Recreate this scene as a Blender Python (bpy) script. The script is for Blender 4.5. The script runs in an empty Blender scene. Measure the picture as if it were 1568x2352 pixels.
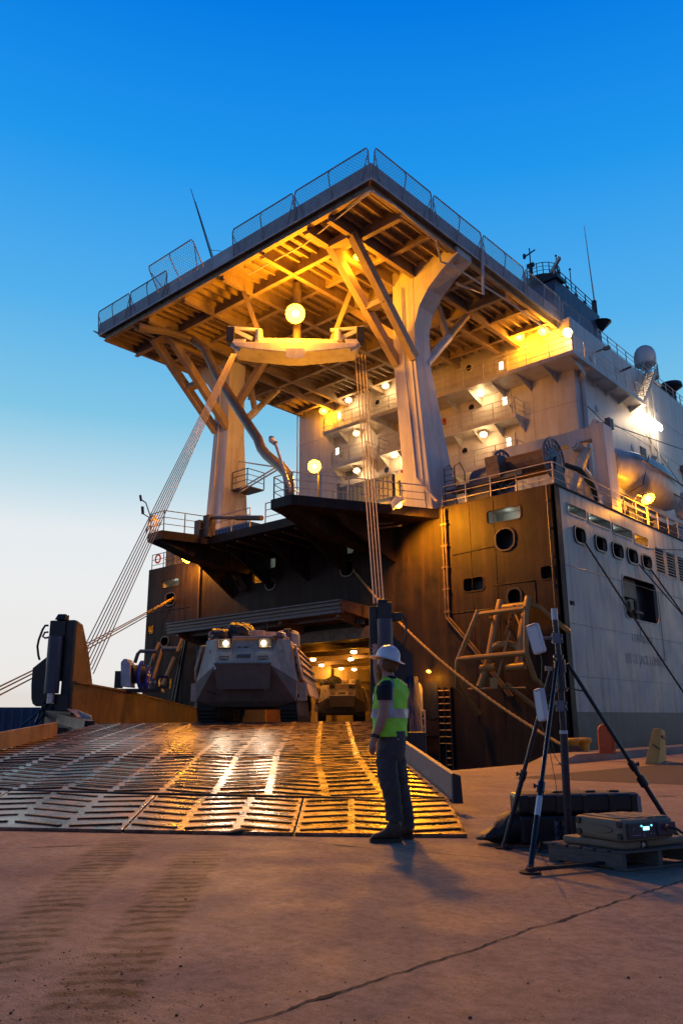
import bpy, math, random
from mathutils import Vector as V, Matrix
random.seed(7)
C = bpy.context.scene
COL = C.collection
# ------------------------------------------------------------------ camera
# world frame: X athwartship (+ to starboard / over the quay), Y towards the bow, Z up; camera stands over the origin
RM = ((0.74519041, 0.1745651, 0.64359792), (0.66681891, -0.18548417, -0.72176739), (-0.00661818, 0.9670174, -0.25462433))
H = 1.15
cam = bpy.data.objects.new('camera', bpy.data.cameras.new('camera')); COL.objects.link(cam)
cam.matrix_world = Matrix.Translation((0, 0, H)) @ Matrix(RM).to_4x4()
cam.data.sensor_fit = 'HORIZONTAL'; cam.data.sensor_width = 24.0
cam.data.lens = 24.0*1825/1568; cam.data.clip_start = .05; cam.data.clip_end = 6000
C.camera = cam
C.view_settings.view_transform = 'Standard'; C.view_settings.look = 'None'
C.view_settings.exposure = 0.0; C.view_settings.gamma = 1.0
# ------------------------------------------------------------------ sky (clear dusk, glow low over the port side)
w = bpy.data.worlds.new('World'); C.world = w; w.use_nodes = True
nt = w.node_tree; N = nt.nodes; LK = nt.links; N.clear()
out = N.new('ShaderNodeOutputWorld'); bg = N.new('ShaderNodeBackground'); LK.new(bg.outputs[0], out.inputs[0])
tc = N.new('ShaderNodeTexCoord'); sp = N.new('ShaderNodeSeparateXYZ'); LK.new(tc.outputs['Generated'], sp.inputs[0])
dot = N.new('ShaderNodeVectorMath'); dot.operation = 'DOT_PRODUCT'; LK.new(tc.outputs['Generated'], dot.inputs[0])
dot.inputs[1].default_value = (-.92, .38, 0)
gl = N.new('ShaderNodeMapRange'); LK.new(dot.outputs['Value'], gl.inputs[0])
gl.inputs[1].default_value = -.2; gl.inputs[2].default_value = .95; gl.inputs[3].default_value = .05; gl.inputs[4].default_value = -.03
ad = N.new('ShaderNodeMath'); ad.operation = 'ADD'; LK.new(sp.outputs[2], ad.inputs[0]); LK.new(gl.outputs[0], ad.inputs[1])
cr = N.new('ShaderNodeValToRGB'); LK.new(ad.outputs[0], cr.inputs[0])
def s2l(c): return tuple((x/255/12.92 if x <= 10 else ((x/255+.055)/1.055)**2.4) for x in c)
stops = [(0, (226, 220, 214)), (.02, (236, 233, 230)), (.13, (236, 237, 238)), (.195, (229, 236, 240)), (.25, (190, 220, 234)), (.33, (130, 198, 230)),
         (.45, (84, 176, 236)), (.60, (32, 150, 236)), (.74, (0, 120, 226)), (.82, (0, 60, 130)), (.9, (0, 22, 60)), (1, (0, 16, 50))]
e = cr.color_ramp.elements
while len(e) > 1: e.remove(e[0])
e[0].position = 0; e[0].color = s2l(stops[0][1])+(1,)
for p_, c_ in stops[1:]:
    q = e.new(p_); q.color = s2l(c_)+(1,)
hv = N.new('ShaderNodeVectorMath'); hv.operation = 'MULTIPLY'; LK.new(tc.outputs['Generated'], hv.inputs[0]); hv.inputs[1].default_value = (1, 1, 0)
hn = N.new('ShaderNodeVectorMath'); hn.operation = 'NORMALIZE'; LK.new(hv.outputs[0], hn.inputs[0])
hd = N.new('ShaderNodeVectorMath'); hd.operation = 'DOT_PRODUCT'; LK.new(hn.outputs[0], hd.inputs[0]); hd.inputs[1].default_value = (-.74, .67, 0)
dk = N.new('ShaderNodeMapRange'); dk.interpolation_type = 'SMOOTHSTEP'; LK.new(hd.outputs['Value'], dk.inputs[0])   # sky behind the viewer dimmed and tinted to set the fill light
dk.inputs[1].default_value = -.5; dk.inputs[2].default_value = .72; dk.inputs[3].default_value = .26; dk.inputs[4].default_value = 1.0
dk.inputs[3].default_value = 0
tn = N.new('ShaderNodeMix'); tn.data_type = 'RGBA'; LK.new(dk.outputs[0], tn.inputs[0]); tn.inputs[6].default_value = (.33, .325, .45, 1); tn.inputs[7].default_value = (1, 1, 1, 1)
mu = N.new('ShaderNodeVectorMath'); mu.operation = 'MULTIPLY'; LK.new(cr.outputs[0], mu.inputs[0]); LK.new(tn.outputs[2], mu.inputs[1])
LK.new(mu.outputs[0], bg.inputs[0]); bg.inputs[1].default_value = 1.0
C.cycles.max_bounces = 6; C.cycles.diffuse_bounces = 3; C.cycles.glossy_bounces = 3
# ------------------------------------------------------------------ drafting helpers (turn a measured sight line into a point on a known real plane)
def _ray(x, y):
    a, b, c = x-784., -(y-1176.), -1825.
    return V([r[0]*a+r[1]*b+r[2]*c for r in RM])
def P(x, y, X=None, Y=None, Z=None):
    r = _ray(x, y)
    t = X/r.x if X is not None else (Y/r.y if Y is not None else (Z-H)/r.z)
    return V((0, 0, H))+r*t
FW = V((-.667, .745, 0))
def D(x, y, d):
    r = _ray(x, y)
    return V((0, 0, H))+r*(d/(r.dot(FW)))
RT = V((.745, .667, 0))
def F(lat, d, z=0): return V((0, 0, z))+RT*lat+FW*d
# ------------------------------------------------------------------ materials
MATS = {}
def mat(name, col, rough=.6, metal=0., var=.25, scale=3., bump=0., bscale=None, streak=0., streakcol=None, spec=.5, rvar=0., coords='Object', emit=None, es=0., stretch=(1, 1, 1), trans=0.):
    if name in MATS: return MATS[name]
    m = bpy.data.materials.new(name); m.use_nodes = True; n = m.node_tree.nodes; l = m.node_tree.links
    b = n['Principled BSDF']; b.inputs['Roughness'].default_value = rough; b.inputs['Metallic'].default_value = metal
    b.inputs['Specular IOR Level'].default_value = spec
    if trans: b.inputs['Transmission Weight'].default_value = trans
    t = n.new('ShaderNodeTexCoord'); mp = n.new('ShaderNodeMapping'); mp.inputs['Scale'].default_value = stretch
    l.new(t.outputs[coords], mp.inputs[0])
    nz = n.new('ShaderNodeTexNoise'); nz.inputs['Scale'].default_value = scale; nz.inputs['Detail'].default_value = 8; nz.inputs['Roughness'].default_value = .62
    l.new(mp.outputs[0], nz.inputs['Vector'])
    mx = n.new('ShaderNodeMix'); mx.data_type = 'RGBA'
    rg = n.new('ShaderNodeMapRange'); rg.inputs[1].default_value = .32; rg.inputs[2].default_value = .68; l.new(nz.outputs['Fac'], rg.inputs[0])
    l.new(rg.outputs[0], mx.inputs[0])
    mx.inputs[6].default_value = tuple(max(0, c*(1-var)) for c in col)+(1,); mx.inputs[7].default_value = tuple(min(1, c*(1+var)) for c in col)+(1,)
    last = mx.outputs[2]
    if streak:
        ms = n.new('ShaderNodeMapping'); ms.inputs['Scale'].default_value = (1.3, 1.3, .11); l.new(t.outputs[coords], ms.inputs[0])
        ns = n.new('ShaderNodeTexNoise'); ns.inputs['Scale'].default_value = 1.6; ns.inputs['Detail'].default_value = 7; ns.inputs['Roughness'].default_value = .7; l.new(ms.outputs[0], ns.inputs['Vector'])
        r2 = n.new('ShaderNodeMapRange'); r2.inputs[1].default_value = .47; r2.inputs[2].default_value = .62; r2.inputs[4].default_value = streak; l.new(ns.outputs['Fac'], r2.inputs[0])
        m2 = n.new('ShaderNodeMix'); m2.data_type = 'RGBA'; l.new(r2.outputs[0], m2.inputs[0]); l.new(last, m2.inputs[6])
        m2.inputs[7].default_value = (streakcol or (.12, .05, .02))+(1,); last = m2.outputs[2]
    l.new(last, b.inputs['Base Color'])
    if rvar:
        r3 = n.new('ShaderNodeMapRange'); r3.inputs[1].default_value = .3; r3.inputs[2].default_value = .7
        r3.inputs[3].default_value = max(.03, rough-rvar); r3.inputs[4].default_value = min(1, rough+rvar); l.new(nz.outputs['Fac'], r3.inputs[0]); l.new(r3.outputs[0], b.inputs['Roughness'])
    if bump:
        nb = n.new('ShaderNodeTexNoise'); nb.inputs['Scale'].default_value = bscale or scale*6; nb.inputs['Detail'].default_value = 6; l.new(mp.outputs[0], nb.inputs['Vector'])
        bp = n.new('ShaderNodeBump'); bp.inputs['Strength'].default_value = 1; bp.inputs['Distance'].default_value = bump; l.new(nb.outputs['Fac'], bp.inputs['Height']); l.new(bp.outputs[0], b.inputs['Normal'])
    if emit:
        b.inputs['Emission Color'].default_value = emit+(1,); b.inputs['Emission Strength'].default_value = es
    MATS[name] = m; return m
def em(name, col, s):
    return mat(name, col, rough=.4, var=.02, emit=col, es=s)
white = mat('ship_white_paint', (.62, .60, .58), .45, var=.08, scale=.9, bump=.006, bscale=.8, streak=.30, streakcol=(.30, .20, .13))
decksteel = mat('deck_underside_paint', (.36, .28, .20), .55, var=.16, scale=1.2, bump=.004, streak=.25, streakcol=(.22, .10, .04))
black = mat('stern_black_paint', (.026, .0185, .0155), .58, var=.5, scale=.7, bump=.04, bscale=.9, streak=.5, streakcol=(.075, .042, .026), rvar=.12, spec=.2)
sidegrey = mat('hull_grey_paint', (.33, .335, .345), .42, var=.14, scale=.6, bump=.03, bscale=.8, streak=.75, streakcol=(.17, .13, .11), rvar=.1)
sideboot = mat('hull_boot_paint', (.07, .075, .085), .5, var=.3, scale=.8, bump=.008, streak=.5, streakcol=(.05, .045, .04))
railm = mat('rail_paint', (.55, .50, .45), .5, var=.15)
darkrail = mat('dark_rail_paint', (.10, .10, .12), .5, var=.2)
blacks = mat('black_steel', (.018, .019, .024), .38, var=.3, scale=2, bump=.004, rvar=.1)
bluecyl = mat('dark_blue_cylinder_paint', (.045, .055, .09), .35, var=.2)
ochre = mat('ramp_wall_rust_paint', (.24, .13, .055), .6, var=.35, scale=1.5, bump=.006, streak=.5, streakcol=(.10, .045, .02))
brown = mat('rusty_brown_steel', (.13, .085, .05), .5, var=.4, scale=3, bump=.008)
glass = mat('dark_glass', (.02, .022, .03), .12, var=.2)
roomw = mat('inner_room_paint', (.42, .42, .40), .6, var=.1)
ropey = mat('yellow_rope', (.42, .28, .10), .8, var=.3, scale=30, bump=.01, bscale=60)
roped = mat('brown_rope', (.16, .10, .06), .85, var=.3, scale=30)
wirem = mat('crane_wire', (.62, .50, .32), .4, metal=.2, var=.15)
bluebox = mat('blue_container_paint', (.03, .06, .22), .45, var=.2)
tan = mat('tan_polymer', (.20, .165, .11), .6, var=.1, scale=8, bump=.002, bscale=90)
blkp = mat('black_polymer', (.012, .012, .014), .45, var=.2, scale=8, bump=.001, bscale=120)
wood = mat('grey_pallet_wood', (.13, .115, .10), .85, var=.35, scale=6, stretch=(1, 12, 12), bump=.004)
yel = mat('yellow_paint', (.55, .34, .04), .5, var=.2, scale=6, bump=.004)
whitep = mat('white_plastic', (.72, .72, .74), .4, var=.03)
aav = mat('sand_green_armour_paint', (.56, .46, .35), .66, var=.22, scale=2.5, bump=.006, bscale=9, streak=.5, streakcol=(.20, .15, .11))
aavd = mat('armour_dark_and_shade', (.16, .13, .105), .65, var=.2, scale=2.5, bump=.004)
track = mat('track_rubber', (.016, .015, .014), .7, var=.3)
SOD = (1., .35, .008); WRM = (1., .60, .25)
# ------------------------------------------------------------------ mesh helpers
ORG = {}
class G:
    def __init__(s): s.v = []; s.f = []
    def add(s, vs, fs):
        o = len(s.v); s.v += [V(p) for p in vs]; s.f += [tuple(o+i for i in f) for f in fs]; return s
    def box(s, lo, hi):
        x0, y0, z0 = lo; x1, y1, z1 = hi
        return s.add([(x0, y0, z0), (x1, y0, z0), (x1, y1, z0), (x0, y1, z0), (x0, y0, z1), (x1, y0, z1), (x1, y1, z1), (x0, y1, z1)],
                     [(0, 3, 2, 1), (4, 5, 6, 7), (0, 1, 5, 4), (1, 2, 6, 5), (2, 3, 7, 6), (3, 0, 4, 7)])
    def hexa(s, b, t):
        return s.add(list(b)+list(t), [(3, 2, 1, 0), (4, 5, 6, 7), (0, 1, 5, 4), (1, 2, 6, 5), (2, 3, 7, 6), (3, 0, 4, 7)])
    def bar(s, p, q, w_, h_, up=(0, 0, 1)):
        p = V(p); q = V(q); d = (q-p).normalized(); up = V(up)
        if abs(d.dot(up)) > .98: up = V((1, 0, 0))
        r = d.cross(up).normalized(); u = r.cross(d)
        o = [r*(sx*w_/2)+u*(sz*h_/2) for sx, sz in ((-1, -1), (1, -1), (1, 1), (-1, 1))]
        return s.add([p+a for a in o]+[q+a for a in o], [(0, 1, 2, 3), (7, 6, 5, 4), (0, 4, 5, 1), (1, 5, 6, 2), (2, 6, 7, 3), (3, 7, 4, 0)])
    def tube(s, pts, r, n=8, cap=True):
        pts = [V(p) for p in pts]; rs = r if isinstance(r, (list, tuple)) else [r]*len(pts)
        base = len(s.v); ref = None
        for i, p in enumerate(pts):
            a = pts[max(0, i-1)]; b = pts[min(len(pts)-1, i+1)]; d = (b-a).normalized()
            if ref is None:
                ref = V((0, 0, 1)) if abs(d.z) < .9 else V((1, 0, 0))
            x = d.cross(ref).normalized(); y = x.cross(d).normalized(); ref = y
            s.v += [p+(x*math.cos(2*math.pi*k/n)+y*math.sin(2*math.pi*k/n))*rs[i] for k in range(n)]
        for i in range(len(pts)-1):
            for k in range(n):
                a = base+i*n+k; b = base+i*n+(k+1) % n
                s.f.append((a, b, b+n, a+n))
        if cap:
            s.f.append(tuple(base+k for k in range(n))[::-1]); s.f.append(tuple(base+(len(pts)-1)*n+k for k in range(n)))
        return s
    def cyl(s, p, q, r, r2=None, n=14): return s.tube([p, q], [r, r if r2 is None else r2], n)
    def prism(s, poly, vec):
        poly = [V(p) for p in poly]; vec = V(vec); n = len(poly)
        return s.add(poly+[p+vec for p in poly], [tuple(range(n))[::-1], tuple(range(n, 2*n))]+[(i, (i+1) % n, n+(i+1) % n, n+i) for i in range(n)])
    def ring(s, outer, inner, vec):
        n = len(outer); o = [V(p) for p in outer]; i_ = [V(p) for p in inner]; vec = V(vec); vs = o+i_+[p+vec for p in o]+[p+vec for p in i_]; fs = []
        for k in range(n):
            j = (k+1) % n
            fs += [(k, j, n+j, n+k), (2*n+k, 3*n+k, 3*n+j, 2*n+j), (k, 2*n+k, 2*n+j, j), (n+k, n+j, 3*n+j, 3*n+k)]
        return s.add(vs, fs)
    def sph(s, c, r, n=12, m=8, R=None):
        if not hasattr(r, '__len__'): r = (r, r, r)
        vs = []; fs = []
        for i in range(m+1):
            th = math.pi*i/m
            for k in range(n):
                ph = 2*math.pi*k/n; p = V((r[0]*math.sin(th)*math.cos(ph), r[1]*math.sin(th)*math.sin(ph), r[2]*math.cos(th)))
                if R: p = R @ p
                vs.append(V(c)+p)
        for i in range(m):
            for k in range(n):
                a = i*n+k; b = i*n+(k+1) % n; fs.append((a, a+n, b+n, b))
        return s.add(vs, fs)
    def loft(s, rings, cap=True):
        n = len(rings[0]); base = len(s.v)
        for r in rings: s.v += [V(p) for p in r]
        for i in range(len(rings)-1):
            for k in range(n):
                a = base+i*n+k; b = base+i*n+(k+1) % n; s.f.append((a, b, b+n, a+n))
        if cap: s.f.append(tuple(base+k for k in range(n))[::-1]); s.f.append(tuple(base+(len(rings)-1)*n+k for k in range(n)))
        return s
    def build(s, name, m, parent=None, loc=None, local=False, smooth=False, bevel=0, label=None, split=False):
        if split:
            par = list(range(len(s.v)))
            def fd(i):
                while par[i] != i: par[i] = par[par[i]]; i = par[i]
                return i
            for f in s.f:
                for i in f[1:]: par[fd(i)] = fd(f[0])
            grp = {}
            for f in s.f: grp.setdefault(fd(f[0]), []).append(f)
            for fs in grp.values():
                g2 = G(); ids = sorted({i for f in fs for i in f}); mp = {i: k for k, i in enumerate(ids)}
                g2.v = [s.v[i] for i in ids]; g2.f = [tuple(mp[i] for i in f) for f in fs]
                o = g2.build(name, m, parent, loc, local, smooth, bevel, label)
            return o
        org = ORG[parent] if parent else V(loc) if loc is not None else V((0, 0, 0))
        me = bpy.data.meshes.new(name)
        me.from_pydata([tuple(p if local else p-org) for p in s.v], [], s.f); me.update()
        o = bpy.data.objects.new(name, me); COL.objects.link(o); me.materials.append(m)
        if smooth: me.shade_smooth(); me.set_sharp_from_angle(angle=math.radians(38))
        if bevel:
            bm = o.modifiers.new('bevel', 'BEVEL'); bm.width = bevel; bm.segments = 2; bm.limit_method = 'ANGLE'
        if parent: o.parent = parent
        else: o.location = org
        ORG[o] = org
        if label: o['label'] = label
        return o
def thing(name, label, cat, loc, group=None, rot=0):
    o = bpy.data.objects.new(name, None); COL.objects.link(o); o.location = loc; o.rotation_euler = (0, 0, rot)
    o.empty_display_size = .2; ORG[o] = V(loc); o['label'] = label; o['category'] = cat
    if group: o['group'] = group
    return o
def tag(o, label, cat, group=None, kind=None):
    if kind: o['kind'] = kind
    if label: o['label'] = label
    if cat: o['category'] = cat
    if group: o['group'] = group
    return o
def st(o): o['kind'] = 'structure'; return o
def light(name, p, energy, col, r=.15, spot=None, target=None, blend=.4):
    d = bpy.data.lights.new(name, 'SPOT' if spot else 'POINT'); d.energy = energy; d.color = col; d.shadow_soft_size = r
    o = bpy.data.objects.new(name, d); COL.objects.link(o); o.location = p
    if spot:
        d.spot_size = math.radians(spot); d.spot_blend = blend
        o.rotation_euler = (V(target)-V(p)).to_track_quat('-Z', 'Y').to_euler()
    return o
def copy_tree(o, parent=None):
    c = o.copy(); COL.objects.link(c); c.parent = parent; ORG[c] = ORG[o]
    for ch in list(o.children): copy_tree(ch, c)
    return c
def rrect(c, a, b, w_, h_, r, n=5):
    """rounded rectangle about c in the plane of unit vectors a, b"""
    c = V(c); a = V(a); b = V(b); ps = []
    for sx, sy, t0 in ((1, 1, 0), (-1, 1, 90), (-1, -1, 180), (1, -1, 270)):
        for k in range(n+1):
            t = math.radians(t0+90*k/n)
            ps.append(c+a*(sx*(w_/2-r)+r*math.cos(t))+b*(sy*(h_/2-r)+r*math.sin(t)))
    return ps
def rail(pts, h=1.05, step=1.5, r=.022, n=3, up=(0, 0, 1)):
    g = G(); up = V(up)
    pts = [V(p) for p in pts]
    for k in range(n):
        hh = h*(k+1)/n
        g.tube([p+up*hh for p in pts], r if k == n-1 else r*.75, 6)
    for a, b in zip(pts[:-1], pts[1:]):
        m = max(1, round((b-a).length/step))
        for i in range(m+1):
            p = a.lerp(b, i/m); g.cyl(p, p+up*h, r*1.25, n=6)
    return g
def wall_holes(axis, const, a0, a1, z0, z1, rects, thick=.12, inward=1):
    """flat plate with rectangular openings; axis 'Y' -> plane Y=const spanned by X, Z; axis 'X' -> plane X=const spanned by Y, Z"""
    A = sorted({a0, a1, *[r[0] for r in rects], *[r[1] for r in rects]}); Z = sorted({z0, z1, *[r[2] for r in rects], *[r[3] for r in rects]})
    g = G(); idx = {}
    def vid(a, z, k):
        key = (a, z, k)
        if key not in idx:
            c = const+inward*thick*k; g.v.append(V((a, c, z)) if axis == 'Y' else V((c, a, z))); idx[key] = len(g.v)-1
        return idx[key]
    solid = {}
    for i in range(len(A)-1):
        for j in range(len(Z)-1):
            ca = (A[i]+A[i+1])/2; cz = (Z[j]+Z[j+1])/2
            solid[i, j] = a0 < ca < a1 and z0 < cz < z1 and not any(r[0] < ca < r[1] and r[2] < cz < r[3] for r in rects)
    for (i, j), s_ in solid.items():
        if not s_: continue
        for k in (0, 1): g.f.append((vid(A[i], Z[j], k), vid(A[i+1], Z[j], k), vid(A[i+1], Z[j+1], k), vid(A[i], Z[j+1], k)))
        for di, dj, p, q in ((-1, 0, (i, j), (i, j+1)), (1, 0, (i+1, j), (i+1, j+1)), (0, -1, (i, j), (i+1, j)), (0, 1, (i, j+1), (i+1, j+1))):
            if not solid.get((i+di, j+dj), False):
                g.f.append((vid(A[p[0]], Z[p[1]], 0), vid(A[q[0]], Z[q[1]], 0), vid(A[q[0]], Z[q[1]], 1), vid(A[p[0]], Z[p[1]], 1)))
    return g
# key dimensions of the ship
YS, XS, XP, ZD = 31.0, -15.2, -45.2, 11.1
YF, XU, XQ, ZH = 41.7, -18.6, -41.6, 24.5
CX = -30.2
# ================================================================== GROUND, WATER
def concrete():
    m = bpy.data.materials.new('quay_concrete'); m.use_nodes = True; n = m.node_tree.nodes; l = m.node_tree.links; b = n['Principled BSDF']
    t = n.new('ShaderNodeTexCoord')
    def noise(sc, det=8, stretch=(1, 1, 1), rot=0, ro=.62):
        mp = n.new('ShaderNodeMapping'); mp.inputs['Scale'].default_value = stretch; mp.inputs['Rotation'].default_value = (0, 0, rot); l.new(t.outputs['Object'], mp.inputs[0])
        z = n.new('ShaderNodeTexNoise'); z.inputs['Scale'].default_value = sc; z.inputs['Detail'].default_value = det; z.inputs['Roughness'].default_value = ro; l.new(mp.outputs[0], z.inputs['Vector']); return z.outputs['Fac']
    def rng(s, a, c, d=0., e_=1.):
        r = n.new('ShaderNodeMapRange'); r.inputs[1].default_value = a; r.inputs[2].default_value = c; r.inputs[3].default_value = d; r.inputs[4].default_value = e_; l.new(s, r.inputs[0]); return r.outputs[0]
    def mixc(f, a, c):
        x = n.new('ShaderNodeMix'); x.data_type = 'RGBA'
        for i, v in ((0, f), (6, a), (7, c)):
            if hasattr(v, 'links'): l.new(v, x.inputs[i])
            else: x.inputs[i].default_value = v if not isinstance(v, tuple) else v+(1,)
        return x.outputs[2]
    def math_(op, a, c=None):
        x = n.new('ShaderNodeMath'); x.operation = op
        for i, v in ((0, a), (1, c)):
            if v is None: continue
            if hasattr(v, 'links'): l.new(v, x.inputs[i])
            else: x.inputs[i].default_value = v
        return x.outputs[0]
    c = mixc(rng(noise(.55), .35, .65), (.235, .178, .150), (.345, .268, .228))
    c = mixc(rng(noise(5, 10), .35, .7, 0, .55), c, (.33, .25, .215))
    c = mixc(rng(noise(2.2, 9, (1, 3.5, 1), math.radians(-41.8)), .5, .75, 0, .5), c, (.12, .085, .07))
    c = mixc(rng(noise(13, 10, ro=.75), .42, .62, 0, .7), c, (.125, .095, .075))
    c = mixc(rng(noise(38, 4), .6, .72, 0, .8), c, (.10, .08, .07))
    c = mixc(rng(noise(90, 3), .6, .7, 0, .7), c, (.5, .44, .40))
    # muddy tread prints left by tracked vehicles: two bands with cross bars
    for (ax, ay, bx, by, wd) in TR:
        L = math.hypot(bx-ax, by-ay); ux, uy = (bx-ax)/L, (by-ay)/L
        s = n.new('ShaderNodeSeparateXYZ'); l.new(t.outputs['Object'], s.inputs[0])
        lat = math_('ADD', math_('MULTIPLY', s.outputs[0], -uy), math_('MULTIPLY', s.outputs[1], ux)); lat = math_('SUBTRACT', lat, -uy*ax+ux*ay)
        al = math_('ADD', math_('MULTIPLY', s.outputs[0], ux), math_('MULTIPLY', s.outputs[1], uy)); al = math_('SUBTRACT', al, ux*ax+uy*ay)
        wob = math_('MULTIPLY', math_('SUBTRACT', noise(3, 4), .5), .25)
        band = rng(math_('ABSOLUTE', math_('ADD', lat, wob)), wd*.38, wd*.55, 1., 0.)
        bars = rng(math_('SINE', math_('MULTIPLY', math_('ADD', al, math_('MULTIPLY', wob, 1.1)), 2*math.pi/.155)), -.1, .5)
        f = math_('MULTIPLY', math_('MULTIPLY', band, math_('ADD', math_('MULTIPLY', bars, .65), .35)), rng(noise(1.9, 6), .3, .5, .2, 1.))
        f = math_('MULTIPLY', f, math_('MULTIPLY', rng(al, -.3, .3), rng(al, L-.2, L+1.2, 1, 0)))
        f = math_('MULTIPLY', f, rng(noise(9, 5), .34, .5, .35, 1.)); c = mixc(f, c, (.030, .018, .013))
    l.new(c, b.inputs['Base Color'])
    l.new(rng(noise(1.3, 6), .3, .7, .52, .85), b.inputs['Roughness']); b.inputs['Specular IOR Level'].default_value = .35
    bp = n.new('ShaderNodeBump'); bp.inputs['Distance'].default_value = .016; bp.inputs['Strength'].default_value = 1.0
    h = math_('ADD', math_('MULTIPLY', noise(70, 5), .9), math_('MULTIPLY', noise(9, 8), .9)); l.new(h, bp.inputs['Height']); l.new(bp.outputs[0], b.inputs['Normal'])
    return m
a_, b_, c_, d_ = P(250, 2330, Z=0), P(790//1, 1985, Z=0), P(60, 2130, Z=0), P(520, 1960, Z=0)
TR = [(P(170, 2352, Z=0).x, P(170, 2352, Z=0).y, P(455, 1975, Z=0).x, P(455, 1975, Z=0).y, .42),
      (P(-60, 2260, Z=0).x, P(-60, 2260, Z=0).y, P(270, 1945, Z=0).x, P(270, 1945, Z=0).y, .45)]
QX = -11.2
conc = concrete()
g = G(); g.add([(QX, -200, 0), (400, -200, 0), (400, 900, 0), (QX, 900, 0), (QX, -200, -4), (QX, 900, -4)], [(0, 1, 2, 3), (4, 0, 3, 5)])
st(g.build('quay_ground', conc))
asph = mat('asphalt_patch', (.055, .045, .04), .85, var=.3, scale=9, bump=.01)
p = [P(1180, 1787, Z=.004), P(1568, 1803, Z=.004), P(1900, 1812, Z=.004), P(2300, 1742, Z=.004), P(1568, 1752, Z=.004)]
g = G(); g.add(p, [tuple(range(5))]); st(g.build('asphalt_strip', asph))
# joint lines and the long crack across the foreground
crk = mat('crack_fill', (.009, .009, .011), .95, var=.3)
def crack(pts, w0, name, jag=.02, step=.06):
    g = G(); L = []
    for a, b in zip(pts[:-1], pts[1:]):
        m = max(2, int((b-a).length/step)); L += [a.lerp(b, i/m) for i in range(m)]
    L.append(pts[-1]); vs = []; off = 0
    for i, q_ in enumerate(L):
        d = (L[min(i+1, len(L)-1)]-L[max(0, i-1)]).normalized(); nn = V((-d.y, d.x, 0)); off = off*.7+random.uniform(-jag, jag)
        ww = w0*random.uniform(.45, 1.4)*(1+2.0*max(0, math.sin(i*.115))**14)
        vs += [q_+nn*(off-ww/2), q_+nn*(off+ww/2)]
    g.add(vs, [(2*i, 2*i+2, 2*i+3, 2*i+1) for i in range(len(L)-1)]); return st(g.build(name, crk))
crack([P(540, 2356, Z=.004), P(780, 2278, Z=.004), P(1010, 2205, Z=.004), P(1200, 2140, Z=.004), P(1568, 2023, Z=.004), P(1900, 1930, Z=.004)], .011, 'crack_joint', .009, .035)
crack([P(-60, 1952, Z=.004), P(300, 1938, Z=.004), P(430, 1925, Z=.004)], .010, 'crack_joint', .004)
crack([P(640, 1926, Z=.004), P(800, 1944, Z=.004), P(1000, 1960, Z=.004), P(1180, 1976, Z=.004)], .008, 'crack_joint', .004)
crack([P(1400, 1829, Z=.004), P(1568, 1829, Z=.004), P(1800, 1829, Z=.004)], .02, 'crack_joint', .004)
crack([P(1060, 1800, Z=.004), P(1180, 1812, Z=.004), P(1568, 1870, Z=.004)], .010, 'crack_joint', .004)
# scattered grit
g = G()
for i in range(700):
    px = random.uniform(-50, 1600); py = 1945+420*random.random()**.8
    if random.random() < .45: px = random.gauss(250, 170); py = random.uniform(2180, 2352)
    q_ = P(px, py, Z=.0); s_ = random.choice((.0011, .0014, .0018, .0024, .0032))*random.uniform(.6, 1.2)
    if random.random() < .008: s_ = .006
    R = Matrix.Rotation(random.uniform(0, 6), 3, 'Z')
    g.add([q_+R@V((x*s_*random.uniform(.6, 1.2), y*s_*random.uniform(.6, 1.2), z*s_*1.1)) for x in (-1, 1) for y in (-1, 1) for z in (0, 1)],
          [(0, 1, 3, 2), (4, 6, 7, 5), (0, 4, 5, 1), (2, 3, 7, 6), (1, 5, 7, 3)])
tag(g.build('grit', mat('grit_stone', (.05, .04, .035), .9, var=.6, scale=40), loc=(-4, 4, 0)), 'dark grit and crumbs scattered over the concrete quay', 'grit', kind='stuff')
water = mat('harbour_water', (.008, .014, .02), .12, var=.3, scale=.05, bump=.04, bscale=.8)
g = G(); g.add([(-3000, -1500, -3), (QX-.05, -1500, -3), (QX-.05, 4000, -3), (-3000, 4000, -3)], [(0, 1, 2, 3)]); st(g.build('water', water))
# low concrete curb along the quay edge
g = G(); g.prism([(QX-.02, 20.0, .004), (QX-.02, 21.2, .22), (QX-.02, 200, .22), (QX-.02, 200, .004)], (.85, 0, 0))
st(g.build('quay_curb', mat('curb_concrete', (.23, .19, .17), .75, var=.3, scale=2, bump=.01)))
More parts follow.
